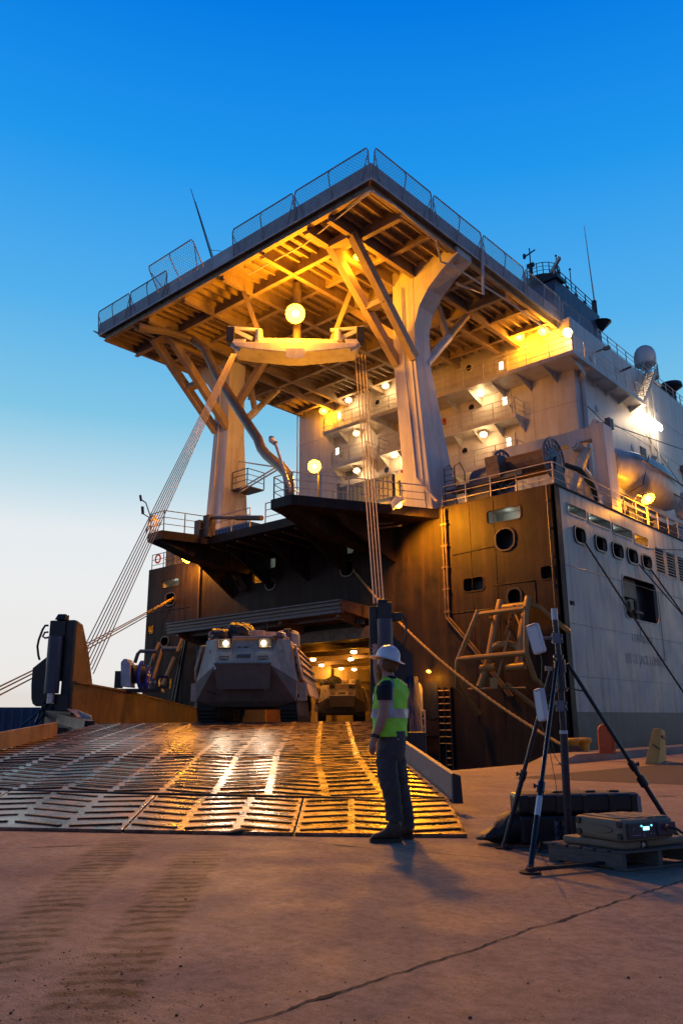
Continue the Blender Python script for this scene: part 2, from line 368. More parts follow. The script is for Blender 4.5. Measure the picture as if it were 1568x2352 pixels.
# ================================================================== THE SHIP
ship = thing('cargo_ship', 'huge black and grey cargo ship with open stern door and overhanging helicopter deck', 'ship', (CX, YS, -3))
def hrect(x0, y0, x1, y1, ax, cst):
    a = P(x0, y0, **{ax: cst}); b = P(x1, y1, **{ax: cst})
    if ax == 'Y': return [min(a.x, b.x), max(a.x, b.x), min(a.z, b.z), max(a.z, b.z)]
    return [min(a.y, b.y), max(a.y, b.y), min(a.z, b.z), max(a.z, b.z)]
DOOR = [-39.3, -25.6, 1.0, 5.45]
tw = {  # transom openings: rect, kind
    'w1': (hrect(1117, 1175, 1196, 1190, 'Y', YS), 'window'), 'f2': (hrect(1138, 1219, 1182, 1259, 'Y', YS), 'fairlead'),
    'd3': (hrect(1064, 1330, 1111, 1354, 'Y', YS), 'vent_opening'), 'd4': (hrect(1241, 1302, 1275, 1327, 'Y', YS), 'vent_opening'),
    'c1': (hrect(776, 1247, 812, 1270, 'Y', YS), 'window'), 'c2': (hrect(783, 1291, 812, 1320, 'Y', YS), 'fairlead'),
    'c3': (hrect(540, 1300, 559, 1322, 'Y', YS), 'lit'), 'c4': (hrect(581, 1303, 616, 1335, 'Y', YS), 'lit'),
    'c5': (hrect(616, 1283, 633, 1304, 'Y', YS), 'window'), 'c6': (hrect(611, 1324, 633, 1352, 'Y', YS), 'fairlead'),
    'l1': (hrect(371, 1335, 411, 1344, 'Y', YS), 'window'), 'l2': (hrect(381, 1365, 402, 1388, 'Y', YS), 'fairlead'),
    'l3': (hrect(338, 1438, 352, 1455, 'Y', YS), 'lit'), 'l4': (hrect(371, 1465, 387, 1483, 'Y', YS), 'fairlead'),
    'p5': (hrect(1166, 1355, 1198, 1389, 'Y', YS), 'fairlead')}
g = wall_holes('Y', YS, XP, XS, -3.5, ZD, [DOOR]+[t[0] for t in tw.values()], .15, 1)
g.build('transom', black, ship)
sw = {}
S1 = [(1302, 1155, 1344, 1199), (1350, 1177, 1400, 1220), (1406, 1201, 1450, 1243), (1455, 1224, 1486, 1256)]
def srect(x0, yt, x1, yb):  # left-top pixel and left-bottom pixel give the height, right pixel the length
    a = P(x0, yt, X=XS); b = P(x0, yb, X=XS); z_ = (a.z+b.z)/2; lo, hi = a.y, 0
    r = _ray(x1, yt)
    # find y where column x1 meets the plane
    c = P(x1, yt+(x1-x0)*.4, X=XS); return [a.y, c.y, b.z, a.z]
sws = [(srect(1302, 1155, 1344, 1176), 'window'), (srect(1350, 1177, 1400, 1197), 'window'), (srect(1406, 1201, 1450, 1222), 'window'), (srect(1455, 1224, 1486, 1245), 'litwindow'),
       (srect(1317, 1208, 1341, 1242), 'fairlead'), (srect(1365, 1229, 1390, 1260), 'fairlead'), (srect(1404, 1245, 1428, 1276), 'fairlead'), (srect(1439, 1258, 1461, 1289), 'fairlead'), (srect(1472, 1273, 1493, 1301), 'fairlead'),
       (srect(1426, 1319, 1505, 1416), 'bigwindow'), (srect(1502, 1256, 1522, 1312), 'grille'), (srect(1528, 1267, 1547, 1322), 'grille'), (srect(1554, 1278, 1572, 1333), 'grille'), (srect(1308, 1379, 1319, 1389), 'hole')]
YB = 150.0
g = wall_holes('X', XS, YS, YB, 1.45, ZD, [s[0] for s in sws], .15, -1); g.build('hull_side', sidegrey, ship)
g = G(); g.box((XS-.15, YS, -3.5), (XS+.003, YB, 1.45)); g.build('boot_top', sideboot, ship)
g = G(); g.box((XP, YS+.2, -3.5), (XP+.15, YB, ZD)); g.build('hull_side', sidegrey, ship)
# dark wrap of the stern corner with its welded pipe
g = G(); g.box((XS-.02, YS-.012, -3.4), (XS+.014, YS+.42, ZD-.003)); g.build('corner_plate', black, ship)
g = G(); g.cyl((XS-.32, YS-.09, -.5), (XS-.32, YS-.09, ZD), .05, n=8)
for k in range(9): g.box((XS-.4, YS-.1, .4+k*1.25), (XS-.24, YS-.003, .46+k*1.25))
g.build('corner_pipe', brown, ship)
def opening(r, kind, ax):
    a0, a1, z0, z1 = r; ca = (a0+a1)/2; cz = (z0+z1)/2; w_ = a1-a0; h_ = z1-z0
    if ax == 'Y': cen = lambda d: V((ca, YS+d, cz)); A = V((1, 0, 0)); n_ = V((0, 1, 0))
    else: cen = lambda d: V((XS-d, ca, cz)); A = V((0, 1, 0)); n_ = V((-1, 0, 0))
    U = V((0, 0, 1))
    def rect(c, dw=0, dh=0): return [c-A*(w_/2+dw)-U*(h_/2+dh), c+A*(w_/2+dw)-U*(h_/2+dh), c+A*(w_/2+dw)+U*(h_/2+dh), c-A*(w_/2+dw)+U*(h_/2+dh)]
    depth = .9 if kind in ('window', 'litwindow') else .6
    rm = {'window': roomw, 'litwindow': roomw, 'lit': roomw}.get(kind, blacks)
    f = rect(cen(.10), .02, .02); b = rect(cen(depth), .02, .02); g = G()
    g.add(f+b, [(0, 1, 5, 4), (1, 2, 6, 5), (2, 3, 7, 6), (3, 0, 4, 7), (4, 5, 6, 7)])
    if kind == 'grille':
        o = g.build('ventilation_grille', blacks, ship); s = G()
        k = 0
        while k*.16 < h_: s.bar(cen(.03)-A*w_/2+U*(-h_/2+.05+k*.16), cen(.03)+A*w_/2+U*(-h_/2+.05+k*.16), .05, .07); k += 1
        s.build('slats', darkrail, o); g2 = G(); g2.ring(rect(cen(-.02), .06, .06), rect(cen(-.02)), n_*.04); g2.build('frame', sidegrey, o); return
    if kind == 'hole': g.build('drain_opening', blacks, ship); return
    o = g.build('window' if 'indow' in kind or kind == 'lit' else ('fairlead' if kind == 'fairlead' else 'vent_opening'), rm, ship)
    if kind == 'lit':
        light('room_lamp', cen(.35), 9*w_*h_, SOD, .05)
    if kind == 'window':
        light('room_lamp', cen(.5)+U*h_*.2, 2.2*w_*h_, (.75, .95, .85), .05)
    if kind == 'litwindow': light('room_lamp', cen(.5), 14, SOD, .05)
    big = kind == 'bigwindow'
    if kind == 'fairlead': rad = min(w_, h_)*(.42 if ax == 'Y' else .36); fw = .07
    else: rad = min(w_, h_)*.22; fw = .05
    inner = rrect(cen(-.06 if kind == 'fairlead' else -.025), A, U, w_-.02, h_-.02, rad)
    outer = rrect(cen(-.06 if kind == 'fairlead' else -.025), A, U, w_+2*fw, h_+2*fw, rad+fw)
    g = G(); g.ring(outer, inner, n_*(.08 if kind == 'fairlead' else .05))
    # corner gussets close the square cut behind the rounded frame
    q_ = G()
    sq = []
    for sx, sy in ((1, 1), (-1, 1), (-1, -1), (1, -1)):
        sq += [cen(.012)+A*sx*w_/2+U*sy*h_/2]*6
    q_.ring(sq, rrect(cen(.012), A, U, w_-.02, h_-.02, rad), n_*.02)
    q_.build('corner_gusset', (black if ax == 'Y' else sidegrey), o)
    g.build('frame', mat('fairlead_rim_dark', (.055, .04, .03), .32, var=.3, scale=4) if kind == 'fairlead' else (black if ax == 'Y' else sidegrey), o)
    if big:
        s = G(); s.box((XS-.5, a0, z1-h_*.45), (XS-.3, a0+w_*.55, z1)); s.box((XS-.5, a0+w_*.2, z0), (XS-.45, a0+w_*.24, z1)); s.cyl((XS-.4, ca, z0+.5), (XS-.4, ca+.9, z0+.5), .12); s.cyl((XS-.4, ca+.3, z0), (XS-.4, ca+.3, z0+1.1), .1)
        s.build('machinery', brown, o)
for r, k in tw.values(): opening(r, k, 'Y')
for r, k in sws: opening(r, k, 'X')
# weld seams and vertical pipes on the hull
def seam(pts, r=.018, m=black): g = G(); g.tube(pts, r, 5); return g
g = G()
for x0, y0, x1, y1 in ((1035, 1410, 1150, 1395), (1040, 1275, 1135, 1255), (1135, 1345, 1228, 1333), (1228, 1333, 1232, 1400)):
    a = P(x0, y0, Y=YS-.012); b = P(x1, y1, Y=YS-.012); g.tube([a, b], .02, 5)
for z_ in (3.6, 8.2): g.tube([(XP+.2, YS-.006, z_), (-40.5, YS-.006, z_)], .014, 5)
for x_ in (-43.4, -41, -24.1, -19.6, -18.3): g.tube([(x_, YS-.006, 1), (x_, YS-.006, ZD-.1)], .012, 5)
g.build('weld_seams', black, ship, split=True)
g = G()
for z_ in (2.9, 5.1, 7.6): g.tube([(XS+.004, YS+.5, z_), (XS+.004, 60, z_)], .012, 5)
g.tube([(XS+.004, 41.9, 7.6), (XS+.004, 41.9, 4)], .02, 5); g.tube([(XS+.004, 39, 7.3), (XS+.004, 39, 5)], .015, 5)
g.build('weld_seams', sidegrey, ship, split=True)
px_ = P(1015, 1180, Y=YS-.12).x
g = G()
for dx in (0, .16): g.tube([(px_+dx, YS-.13, ZD-.1), (px_+dx, YS-.13, P(1024, 1420, Y=YS).z), P(1085, 1490, Y=YS-.13)+V((dx, 0, 0)), P(1170, 1600, Y=YS-.13)+V((dx, 0, 0))], .06, 8)
for k in range(5): g.box((px_-.1, YS-.2, 6+k*1.05), (px_+.26, YS-.003, 6.08+k*1.05))
xl_ = P(460, 1300, Y=YS-.1).x; g.tube([(xl_, YS-.1, ZD-.5), (xl_, YS-.1, 5.5)], .07, 8)
g.build('drain_pipe', brown, ship, split=True)
# hull decks
g = G(); g.box((XP+.15, YS+.15, ZD-.14), (XS-.15, YB, ZD-.03)); g.build('main_deck', mat('deck_red_grey', (.12, .09, .08), .7, var=.2), ship)
g = G(); g.tube([(XP, YS+.05, ZD+.02), (XS, YS+.05, ZD+.02), (XS, YB, ZD+.02)], .06, 6); g.build('gunwale_bar', black, ship)
# stern platform with two prongs
pl = [(-21.3, YS), (-24.65, 24.25), (-26.0, 24.25), (-27.0, 27.1), (-33.9, 27.1), (-34.6, 24.4), (-35.9, 24.4), (-39.1, YS)]
g = G(); g.prism([(x, y, ZD-.48) for x, y in pl], (0, 0, .46)); g.build('stern_platform', black, ship)
g = G()
for x, y, y2, zb in ((-36.5, 27.3, YS, 8.3), (-33.3, 27.3, YS, 8.6), (-30.2, 27.3, YS, 8.6), (-27.4, 27.2, YS, 8.6), (-24.2, 26.4, YS, 8.8)):
    g.prism([(x, y, ZD-.48), (x, y+.9, ZD-1.0), (x, YS, zb), (x, YS, ZD-.48)], (.16, 0, 0))
g.prism([(-25.9, 24.3, ZD-.48), (-25.9, 27, ZD-1.3), (-25.9, YS, ZD-1.6), (-25.9, YS, ZD-.48)], (.9, 0, 0)); g.prism([(-35.7, 24.4, ZD-.48), (-35.7, 27, ZD-1.2), (-35.7, YS, ZD-1.6), (-35.7, YS, ZD-.48)], (.9, 0, 0))
g.prism([(-37.2, YS, ZD-.5), (-38.7, YS, ZD-.5), P(513, 1285, Y=YS-.05), P(560, 1358, Y=YS-.05), P(568, 1358, Y=YS-.05)], (0, -.35, 0))
g.bar(P(505, 1265, Y=YS-1.2), P(566, 1356, Y=YS-.1), .3, .3)
g.build('platform_bracket', black, ship, split=True)
g = G()
for k in range(7): g.tube([(-34+k*1.1, 27.25+.2*(k % 2), ZD-.6), (-34+k*1.1, 30.6, ZD-.75)], .05, 6)
g.tube([(-26, 28.4, ZD-.9), (-22.6, 29.7, ZD-.85)], .05, 6); g.tube([(-26, 28.0, ZD-.75), (-22.9, 29.4, ZD-.7)], .07, 6)
g.build('pipes_under_platform', brown, ship, split=True)
rail([(-21.5, 30.4, ZD-.02), (-24.7, 24.35, ZD-.02), (-25.9, 24.35, ZD-.02), (-26.9, 27.0, ZD-.02)], 1.1, 1.5, .028).build('railing', railm, ship)
rail([(-27.4, 27.25, ZD-.02), (-29.6, 27.25, ZD-.02)], 1.1, 1.5, .026).build('railing', darkrail, ship)
rail([(-30.8, 27.25, ZD-.02), (-33.8, 27.25, ZD-.02)], 1.1, 1.5, .026).build('railing', railm, ship)
rail([(-34.0, 26.8, ZD-.02), (-34.6, 24.5, ZD-.02), (-35.8, 24.5, ZD-.02)], 1.1, 1.3, .026).build('railing', darkrail, ship)
rail([(XS-.1, YS+.15, ZD), (-17.1, YS+.15, ZD), (-21.2, YS+.15, ZD)], 1.1, 1.5, .026).build('railing', railm, ship)
rail([(XS-.08, YS+.15, ZD), (XS-.08, 60, ZD)], 1.1, 1.5, .026).build('railing', railm, ship)
rail([(XP+.1, YS+.15, ZD), (-41.2, YS+.15, ZD)], 1.1, 1.4, .026).build('railing', darkrail, ship)
# hydraulic cylinder and post on the platform edge
g = G(); a = P(500, 1184, Z=ZD+.9); a = V((-33.8, 27.0, ZD+1.0)); b = V((-29.6, 27.0, ZD+.25)); g.tube([a, a.lerp(b, .55)], .09, 10); g.tube([a.lerp(b, .52), b], .14, 10); g.box((-34.2, 26.8, ZD-.1), (-33.7, 27.3, ZD+1.15)); g.box((-34.7, 26.6, ZD-.1), (-34.25, 27.2, ZD+.9))
g.build('deck_ram', brown, ship, split=True)
# door flap over the stern door
def flap():
    g = G(); y0, y1 = 28.95, YS-.06; x0, x1 = -39.95, -25.9
    g.hexa([(x0, y0, 6.45), (x1, y0, 6.45), (x1+.25, y1, 6.1), (x0+.25, y1, 6.1)], [(x0, y0, 6.95), (x1, y0, 6.95), (x1+.25, y1, 6.75), (x0+.25, y1, 6.75)])
    o = g.build('stern_door_flap', mat('door_brown_paint', (.15, .09, .055), .35, var=.3, scale=1.2, bump=.01, rvar=.1), ship)
    g = G()
    for k, z_ in enumerate((6.52, 6.7, 6.9)): g.bar((x0-.03, y0-.05-.03*k, z_), (x1+.03, y0-.05-.03*k, z_), .1, .07)
    g.box((x0, y0-.02, 6.3), (x1, y0+.25, 6.45)); g.build('seal_strip', mat('door_edge_blue', (.09, .085, .11), .35, var=.3), o, split=True)
    g = G()
    for x in (x0+.5, -35.3, -30.6, x1-.6): g.prism([(x, y0+.3, 6.43), (x, y0+.3, 6.15), (x, y1, 5.7), (x, y1, 6.1)], (.22, 0, 0))
    g.prism([(x0+.3, y0+.9, 6.4), (x1-.3, y0+.9, 6.4), (x1-.9, y0+.9, 6.12), (x0+1.2, y0+.9, 6.12)], (0, .16, 0))
    g.build('rib', mat('door_brown_paint', (.15, .09, .055)), o, split=True)
    g = G()
    for x in (x0+.7, x1-.2):
        for k in range(3): g.cyl((x+.1*k, y1-.5+.1*k, 6.1), (x+.1*k, y1-.5+.1*k, 5.85), .07)
    g.bar((x0+.6, y0+1, 6.1), (-41.2, YS-.3, 2.3), .16, .16); g.bar((x0+.35, y0+1, 6.0), (-41.6, YS-.3, 2.3), .07, .07)
    g.build('hinge_strut', blacks, o, split=True)
flap()
# stern opening: coaming, hold with walls, ceiling beams, lamps
g = G(); x0, x1, z0, z1 = DOOR
g.box((x0-.3, YS-.1, z0), (x0+.05, YS+.6, z1+.35)); g.box((x1-.05, YS-.1, z0), (x1+.3, YS+.6, z1+.35)); g.box((x0+.05, YS-.1, z1-.25), (x1-.05, YS+.6, z1+.35))
g.build('door_coaming', brown, ship, split=True)
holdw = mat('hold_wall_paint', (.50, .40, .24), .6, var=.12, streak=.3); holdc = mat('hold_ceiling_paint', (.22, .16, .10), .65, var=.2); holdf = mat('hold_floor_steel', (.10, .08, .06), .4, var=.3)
HX0, HX1, HY1, HZ1 = -48.9+4, -16.2, 78, 5.9
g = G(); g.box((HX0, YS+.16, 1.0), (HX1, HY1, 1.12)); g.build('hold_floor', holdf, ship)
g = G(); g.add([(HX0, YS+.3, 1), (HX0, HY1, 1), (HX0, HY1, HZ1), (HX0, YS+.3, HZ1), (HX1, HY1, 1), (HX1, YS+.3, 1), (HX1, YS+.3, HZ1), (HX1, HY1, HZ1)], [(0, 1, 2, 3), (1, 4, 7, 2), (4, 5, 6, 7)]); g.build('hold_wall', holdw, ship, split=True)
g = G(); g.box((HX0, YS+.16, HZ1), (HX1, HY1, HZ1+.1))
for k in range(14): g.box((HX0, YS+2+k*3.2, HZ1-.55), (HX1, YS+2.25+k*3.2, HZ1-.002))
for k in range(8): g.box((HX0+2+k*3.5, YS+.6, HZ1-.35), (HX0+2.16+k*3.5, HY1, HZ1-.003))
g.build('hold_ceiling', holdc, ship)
g = G()
for z_ in (3.6, 4.3): g.box((HX0+.02, YS+1, z_), (HX0+.35, HY1-1, z_+.12))
for k in range(9): g.box((HX0+.02, YS+3+k*5, 1.12), (HX0+.3, YS+3.3+k*5, HZ1-.6))
g.tube([(HX1-3, 60, 1.1), (HX1-3, 60, 5.3)], .1); g.tube([(-33, 66, 4.4), (-33, 66, 1.3)], .1); g.box((-38, HY1-.8, 3.4), (-22, HY1-.1, 3.6)); g.box((-38, HY1-.8, 4.2), (-22, HY1-.1, 4.3))
g.build('hold_pipework', brown, ship, split=True)
def hold_lamp(p, label):
    t = thing('hold_lamp', label, 'lamp', p, 'lamps under the hold ceiling')
    g = G(); g.cyl(V(p)+V((0, 0, .02)), V(p)+V((0, 0, .22)), .16, .08); g.build('housing', darkrail, t)
    g = G(); g.sph(V(p), (.2, .2, .1), 12, 6); g.build('bulb', em('hold_lamp_glow', (1., .82, .5), 22), t, smooth=True)
    light('hold_lamp_light', V(p)-V((0, 0, .25)), 140, SOD, .2)
for (x, y, d, lb) in ((719, 1487, 56, 'nearest hold lamp just right of the armoured vehicle roof'), (738, 1515, 62, 'hold lamp beside a row of small lights'), (783, 1531, 66, 'hold lamp in the middle of the ceiling, left of two'),
                      (813, 1538, 66, 'lowest hold lamp to the right above the parked vehicle'), (812, 1480, 50, 'small hold lamp high near the right side of the door'), (805, 1505, 56, 'small hold lamp in the second bay at right')):
    p_ = D(x, y, d); p_.z = min(p_.z, 5.3); hold_lamp(p_, lb)
light('hold_lamp_light', (-41, 42, 4.6), 80, SOD, .3); light('hold_lamp_light', (-34, 36, 4.9), 50, SOD, .3); light('hold_lamp_light', (-30, 68, 4.6), 300, SOD, .3); light('hold_lamp_light', (-40, 60, 4.6), 260, SOD, .3)
# ---- helicopter deck
hd = thing  # (deck is a part of the ship)
HX, HP, HY = -19.2, -41.3, 23.7
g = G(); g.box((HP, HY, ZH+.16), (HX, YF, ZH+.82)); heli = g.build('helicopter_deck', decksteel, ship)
g = G(); g.box((HP-.03, HY-.04, ZH+.02), (HX+.03, HY, ZH+.85)); g.box((HX, HY, ZH+.02), (HX+.03, YF+.5, ZH+.85)); g.box((HP-.03, HY, ZH+.02), (HP, YF, ZH+.85))
g.build('edge_fascia', mat('fascia_grey', (.56, .55, .56), .5, var=.12, streak=.3, streakcol=(.2, .15, .12)), heli)
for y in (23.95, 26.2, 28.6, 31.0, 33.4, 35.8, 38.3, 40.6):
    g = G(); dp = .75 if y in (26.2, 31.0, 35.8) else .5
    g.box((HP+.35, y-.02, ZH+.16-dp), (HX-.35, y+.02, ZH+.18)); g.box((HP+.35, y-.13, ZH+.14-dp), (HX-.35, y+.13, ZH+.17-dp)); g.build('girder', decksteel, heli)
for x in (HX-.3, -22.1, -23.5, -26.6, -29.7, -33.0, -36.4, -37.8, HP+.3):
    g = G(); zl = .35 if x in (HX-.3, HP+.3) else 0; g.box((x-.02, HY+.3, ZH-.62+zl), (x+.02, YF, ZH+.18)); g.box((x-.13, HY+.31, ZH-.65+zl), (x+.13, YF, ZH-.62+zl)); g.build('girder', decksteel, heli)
g = G(); k = 0
x = HX-.7
while x > HP+.4:
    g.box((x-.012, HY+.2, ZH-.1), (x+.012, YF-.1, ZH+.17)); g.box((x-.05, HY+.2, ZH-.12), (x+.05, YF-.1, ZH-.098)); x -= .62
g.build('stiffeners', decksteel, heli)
# pipe run under the starboard edge
g = G(); g.tube([P(835, 452, Z=24.0), P(850, 437, Z=24.0), P(905, 470, Z=24.0), P(1000, 550, Z=23.9), (-19.9, 30.0, 23.6), (-19.6, 30.6, 23.5), (-19.5, 36, 23.7), (-19.5, 41, 23.7)], .05, 7)
g.tube([P(570, 630, Z=24.0), P(700, 560, Z=24.0), P(835, 452, Z=24.0)], .035, 6)
a = P(1107, 575, X=HX+.15); b = P(1109, 675, X=HX+.15); c3 = P(1048, 650, X=HX-1.5)
g.tube([a, b, c3], .09, 8); g.build('deck_drain_pipe', white, heli, split=True)
# safety nets
netm = mat('net_wire', (.34, .33, .36), .5, metal=.4, var=.2)
def net(p0, p1, out, name='safety_net', h=1.45, lean=.75, sp=.17, low=.0):
    p0 = V(p0); p1 = V(p1); out = V(out); L = (p1-p0).length; u = (p1-p0).normalized(); up = (V((0, 0, h))+out*lean); hl = up.length; up.normalize(); base = out*.06+V((0, 0, low))
    g = G(); A = p0+base; B = p1+base
    g.tube([A, A+up*hl*.88, A+up*hl+u*.1, B+up*hl-u*.1, B+up*hl*.88, B], .035, 6)
    m = max(2, round(L/2.0))
    for i in range(1, m): q_ = A+u*L*i/m; g.tube([q_, q_+up*hl*.8+out*.12, q_+up*hl], .03, 6)
    for q_ in (A+u*.05, B-u*.05): g.tube([q_+up*hl*.75, q_+u*(.45 if q_ == A+u*.05 else -.45)], .025, 5)
    o = g.build(name, mat('net_frame_paint', (.40, .38, .38), .5, var=.2), heli)
    g = G(); k = -int(hl/sp)
    while k*sp < L:
        for s_ in (1, -1):
            a0 = k*sp; b0 = a0+hl
            t0 = max(0, -a0/hl); t1 = min(1, (L-a0)/hl)
            if t1 <= t0: continue
            f = (lambda t: A+u*(a0+t*hl)+up*(t*hl)) if s_ == 1 else (lambda t: A+u*(a0+t*hl)+up*((1-t)*hl))
            g.bar(f(t0), f(t1), .011, .011)
        k += 1
    g.build('mesh', netm, o)
zb = ZH+.12
nx = [-19.25, -24.35, -29.3]
for a, b in ((-19.25, -23.9), (-24.0, -28.5), (-34.2, -37.8), (-37.9, -41.3)): net((a, HY, zb), (b, HY, zb), (0, -1, 0), h=1.5, lean=.12)
# the one panel hanging loose, folded up
net((-30.6, HY-.3, ZH+.25), (-34.6, HY-.3, ZH+.25), (0, -1, 0), h=1.3, lean=.8, sp=.2)
for a, b in ((23.75, 28.1), (28.25, 32.6), (32.75, 37.1), (37.25, 41.5)): net((HX, a, zb), (HX, b, zb), (1, 0, 0), h=1.5, lean=.12)
net((HX, 41.8, zb), (HX, 46.0, zb), (1, 0, 0), h=1.4, lean=.12)
net((HP, 23.9, zb), (HP, 28, zb), (-1, 0, 0), h=.8, lean=1.15); net((HP, 28.3, zb), (HP, 33, zb), (-1, 0, 0), h=.8, lean=1.15)
g = G(); a = P(486, 590, Y=HY+.3); b = P(438, 433, Y=HY+.3); g.tube([a, b], [.05, .02], 6); g.tube([a+V((.12, 0, 0)), a.lerp(b, .8)+V((.05, 0, 0))], .02, 5); g.tube([a.lerp(b, .1), P(545, 580, Y=HY)], .015, 4); g.build('whip_antenna', darkrail, heli)
# towers
def tower(sg):
    X_ = lambda x: x if sg > 0 else 2*CX-x-.0
    def sec(z, xo, xi, y0, y1): return [(X_(xo), y0, z), (X_(xi), y0, z), (X_(xi), y1, z), (X_(xo), y1, z)]
    g = G(); secs = [sec(ZD-.02, -21.4, -23.0, 30.6, 33.1), sec(19.2, -22.1, -23.55, 30.6, 31.95), sec(23.0, -22.1, -23.5, 30.6, 31.95), sec(ZH+.17, -22.1, -23.5, 30.6, 31.95)]
    g.loft(secs); t = g.build('tower', white, ship, bevel=.05)
    g = G()   # recessed rib and conduit on the aft face
    g.hexa([(X_(-21.75), 30.54, ZD), (X_(-22.3), 30.54, ZD), (X_(-22.3), 30.6, ZD), (X_(-21.75), 30.6, ZD)], [(X_(-22.35), 30.54, 19.6), (X_(-22.6), 30.54, 19.6), (X_(-22.6), 30.6, 19.6), (X_(-22.35), 30.6, 19.6)])
    g.build('stiffening_rib', white, t, split=True)
    g = G(); g.tube([(X_(-22.2), 30.48, ZD+1.6), (X_(-22.75), 30.48, 19.2), (X_(-22.8), 30.48, 23.5)], .05, 7); g.tube([(X_(-22.2), 30.48, ZD+1.6), (X_(-21.0), 30.4, ZD+.2)], .07, 7); g.build('conduit', white, t)
    # haunch out to the deck edge
    g = G(); pts = [(X_(-22.0), 0, 24.6), (X_(-19.3), 0, 24.6), (X_(-19.3), 0, 24.15), (X_(-20.3), 0, 23.6), (X_(-21.2), 0, 22.9), (X_(-21.8), 0, 22.1), (X_(-22.1), 0, 21.2), (X_(-22.3), 0, 21.2)]
    g.prism([(p[0], 30.63, p[2]) for p in pts], (0, 1.3, 0)); g.build('haunch', white, t)
    # braces: an aft pair, an H web between them, and a Y brace forward
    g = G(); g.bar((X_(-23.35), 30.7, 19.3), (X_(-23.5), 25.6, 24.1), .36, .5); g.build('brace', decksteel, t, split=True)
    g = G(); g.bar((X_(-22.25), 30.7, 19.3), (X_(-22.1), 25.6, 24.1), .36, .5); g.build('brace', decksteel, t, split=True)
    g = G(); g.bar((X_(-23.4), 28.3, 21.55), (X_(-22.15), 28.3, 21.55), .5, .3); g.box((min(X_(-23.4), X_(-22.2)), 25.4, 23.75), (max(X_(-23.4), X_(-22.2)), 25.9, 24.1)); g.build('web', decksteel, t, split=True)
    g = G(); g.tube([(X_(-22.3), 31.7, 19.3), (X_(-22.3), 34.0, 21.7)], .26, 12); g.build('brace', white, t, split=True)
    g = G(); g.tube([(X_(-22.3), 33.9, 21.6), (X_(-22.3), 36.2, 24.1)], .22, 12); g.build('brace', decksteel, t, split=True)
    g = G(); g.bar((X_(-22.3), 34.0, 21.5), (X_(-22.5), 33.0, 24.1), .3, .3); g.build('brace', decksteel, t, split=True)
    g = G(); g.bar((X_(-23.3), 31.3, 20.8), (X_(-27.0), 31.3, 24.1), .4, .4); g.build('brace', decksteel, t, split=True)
    if sg < 0:
        g = G()
        for s_ in (0, .4): g.tube([(X_(-23.05)-0, 31.3+s_, ZD+.2), (X_(-23.5), 31.0+s_, 18)], .02, 4)
        for k in range(24): g.bar((X_(-23.1-.015*k), 31.3, ZD+.4+k*.28), (X_(-23.1-.015*k), 31.7, ZD+.4+k*.28), .02, .02)
        g.build('ladder', railm, t)
        g = G(); g.box((X_(-23.3), 31.2, 15.2), (X_(-24.8), 32.6, 15.28)); rail([(X_(-23.4), 31.2, 15.28), (X_(-24.8), 31.2, 15.28), (X_(-24.8), 32.6, 15.28)], 1.1, 1.2, .03).v; g.build('landing', darkrail, t)
        rail([(X_(-23.4), 31.2, 15.28), (X_(-24.8), 31.2, 15.28), (X_(-24.8), 32.6, 15.28)], 1.1, 1.2, .03).build('landing_rail', darkrail, t)
    return t
tower(1); tower(-1)
# curved hold-exhaust pipe from the deck underside to the starboard prong
g = G(); pp = [V((-37.2, 23.6+.3, 23.75)), V((-36.4, 25.4, 23.75)), V((-35.9, 26.8, 23.6)), P(470, 800, Y=26.9), P(500, 865, Y=26.8), P(560, 960, Y=26.6), P(592, 1008, Y=26.4), P(600, 1030, Y=26.3), P(612, 1045, Y=26.2), P(648, 1075, Y=25.9), P(660, 1090, Y=25.8), P(664, 1110, Y=25.7), P(664, 1150, Y=25.7)]
g.tube(pp, .26, 16); g.build('vent_pipe', mat('vent_pipe_paint', (.20, .16, .11), .4, var=.2, streak=.3, rvar=.1), ship, smooth=True)
g = G(); a = P(575, 965, X=-36.9); g.tube([(-36.9, 31.6, 17.2), P(650, 1075, Y=26.0)], .045, 6); g.tube([(-36.9, 31.6, 15.3), P(652, 1062, Y=26.2)], .045, 6); g.tube([(-36.9, 31.6, 15.1), P(655, 1068, Y=26.2)], .045, 6)
a = P(668, 1128, Y=25.0); b = P(632, 1018, Y=25.0); g.tube([a, b], .07, 8); g.tube([b, P(622, 1010, Y=25)], .14, 8); g.cyl(P(623, 1012, Y=25), P(623, 1003, Y=25), .13, n=10); g.build('pipe_stay', railm, ship, split=True)
# ---- superstructure
side_rects = []
g = G(); g.box((XQ, YF, ZD), (XU, 74, ZH+.3)); sup = g.build('superstructure', white, ship, bevel=.08)
g = G()
for x0, y0, x1, y1 in ((1075, 928, 1150, 905), (1220, 900, 1305, 880), (630+52, 1022, 740, 1005)): pass
for z_ in (13.9, 16.6, 19.3, 22.0): g.tube([(XQ, YF-.004, z_), (XU, YF-.004, z_)], .012, 4); g.tube([(XU+.004, YF, z_), (XU+.004, 74, z_)], .012, 4)
for x_ in (-39.4, -31, -26.9, -21.4): g.tube([(x_, YF-.004, ZD), (x_, YF-.004, ZH)], .012, 4)
g.build('weld_seams', mat('seam_grey', (.3, .28, .27), .6), ship, split=True)
g = G(); g.tube([(XU+.14, YF+.75, ZD), (XU+.14, YF+.75, 20.6), (XU+.4, YF+.3, 21.1)], .15, 10); g.tube([(XU+.1, 53.0, ZD), (XU+.1, 53.0, 23)], .1, 8); g.tube([(XU+.1, 54.1, ZD), (XU+.1, 54.1, 24)], .05, 8)
g.tube([(XQ-.02, YF-.15, ZD), (XQ-.02, YF-.15, ZH)], .05, 8); g.build('down_pipe', white, ship, split=True)
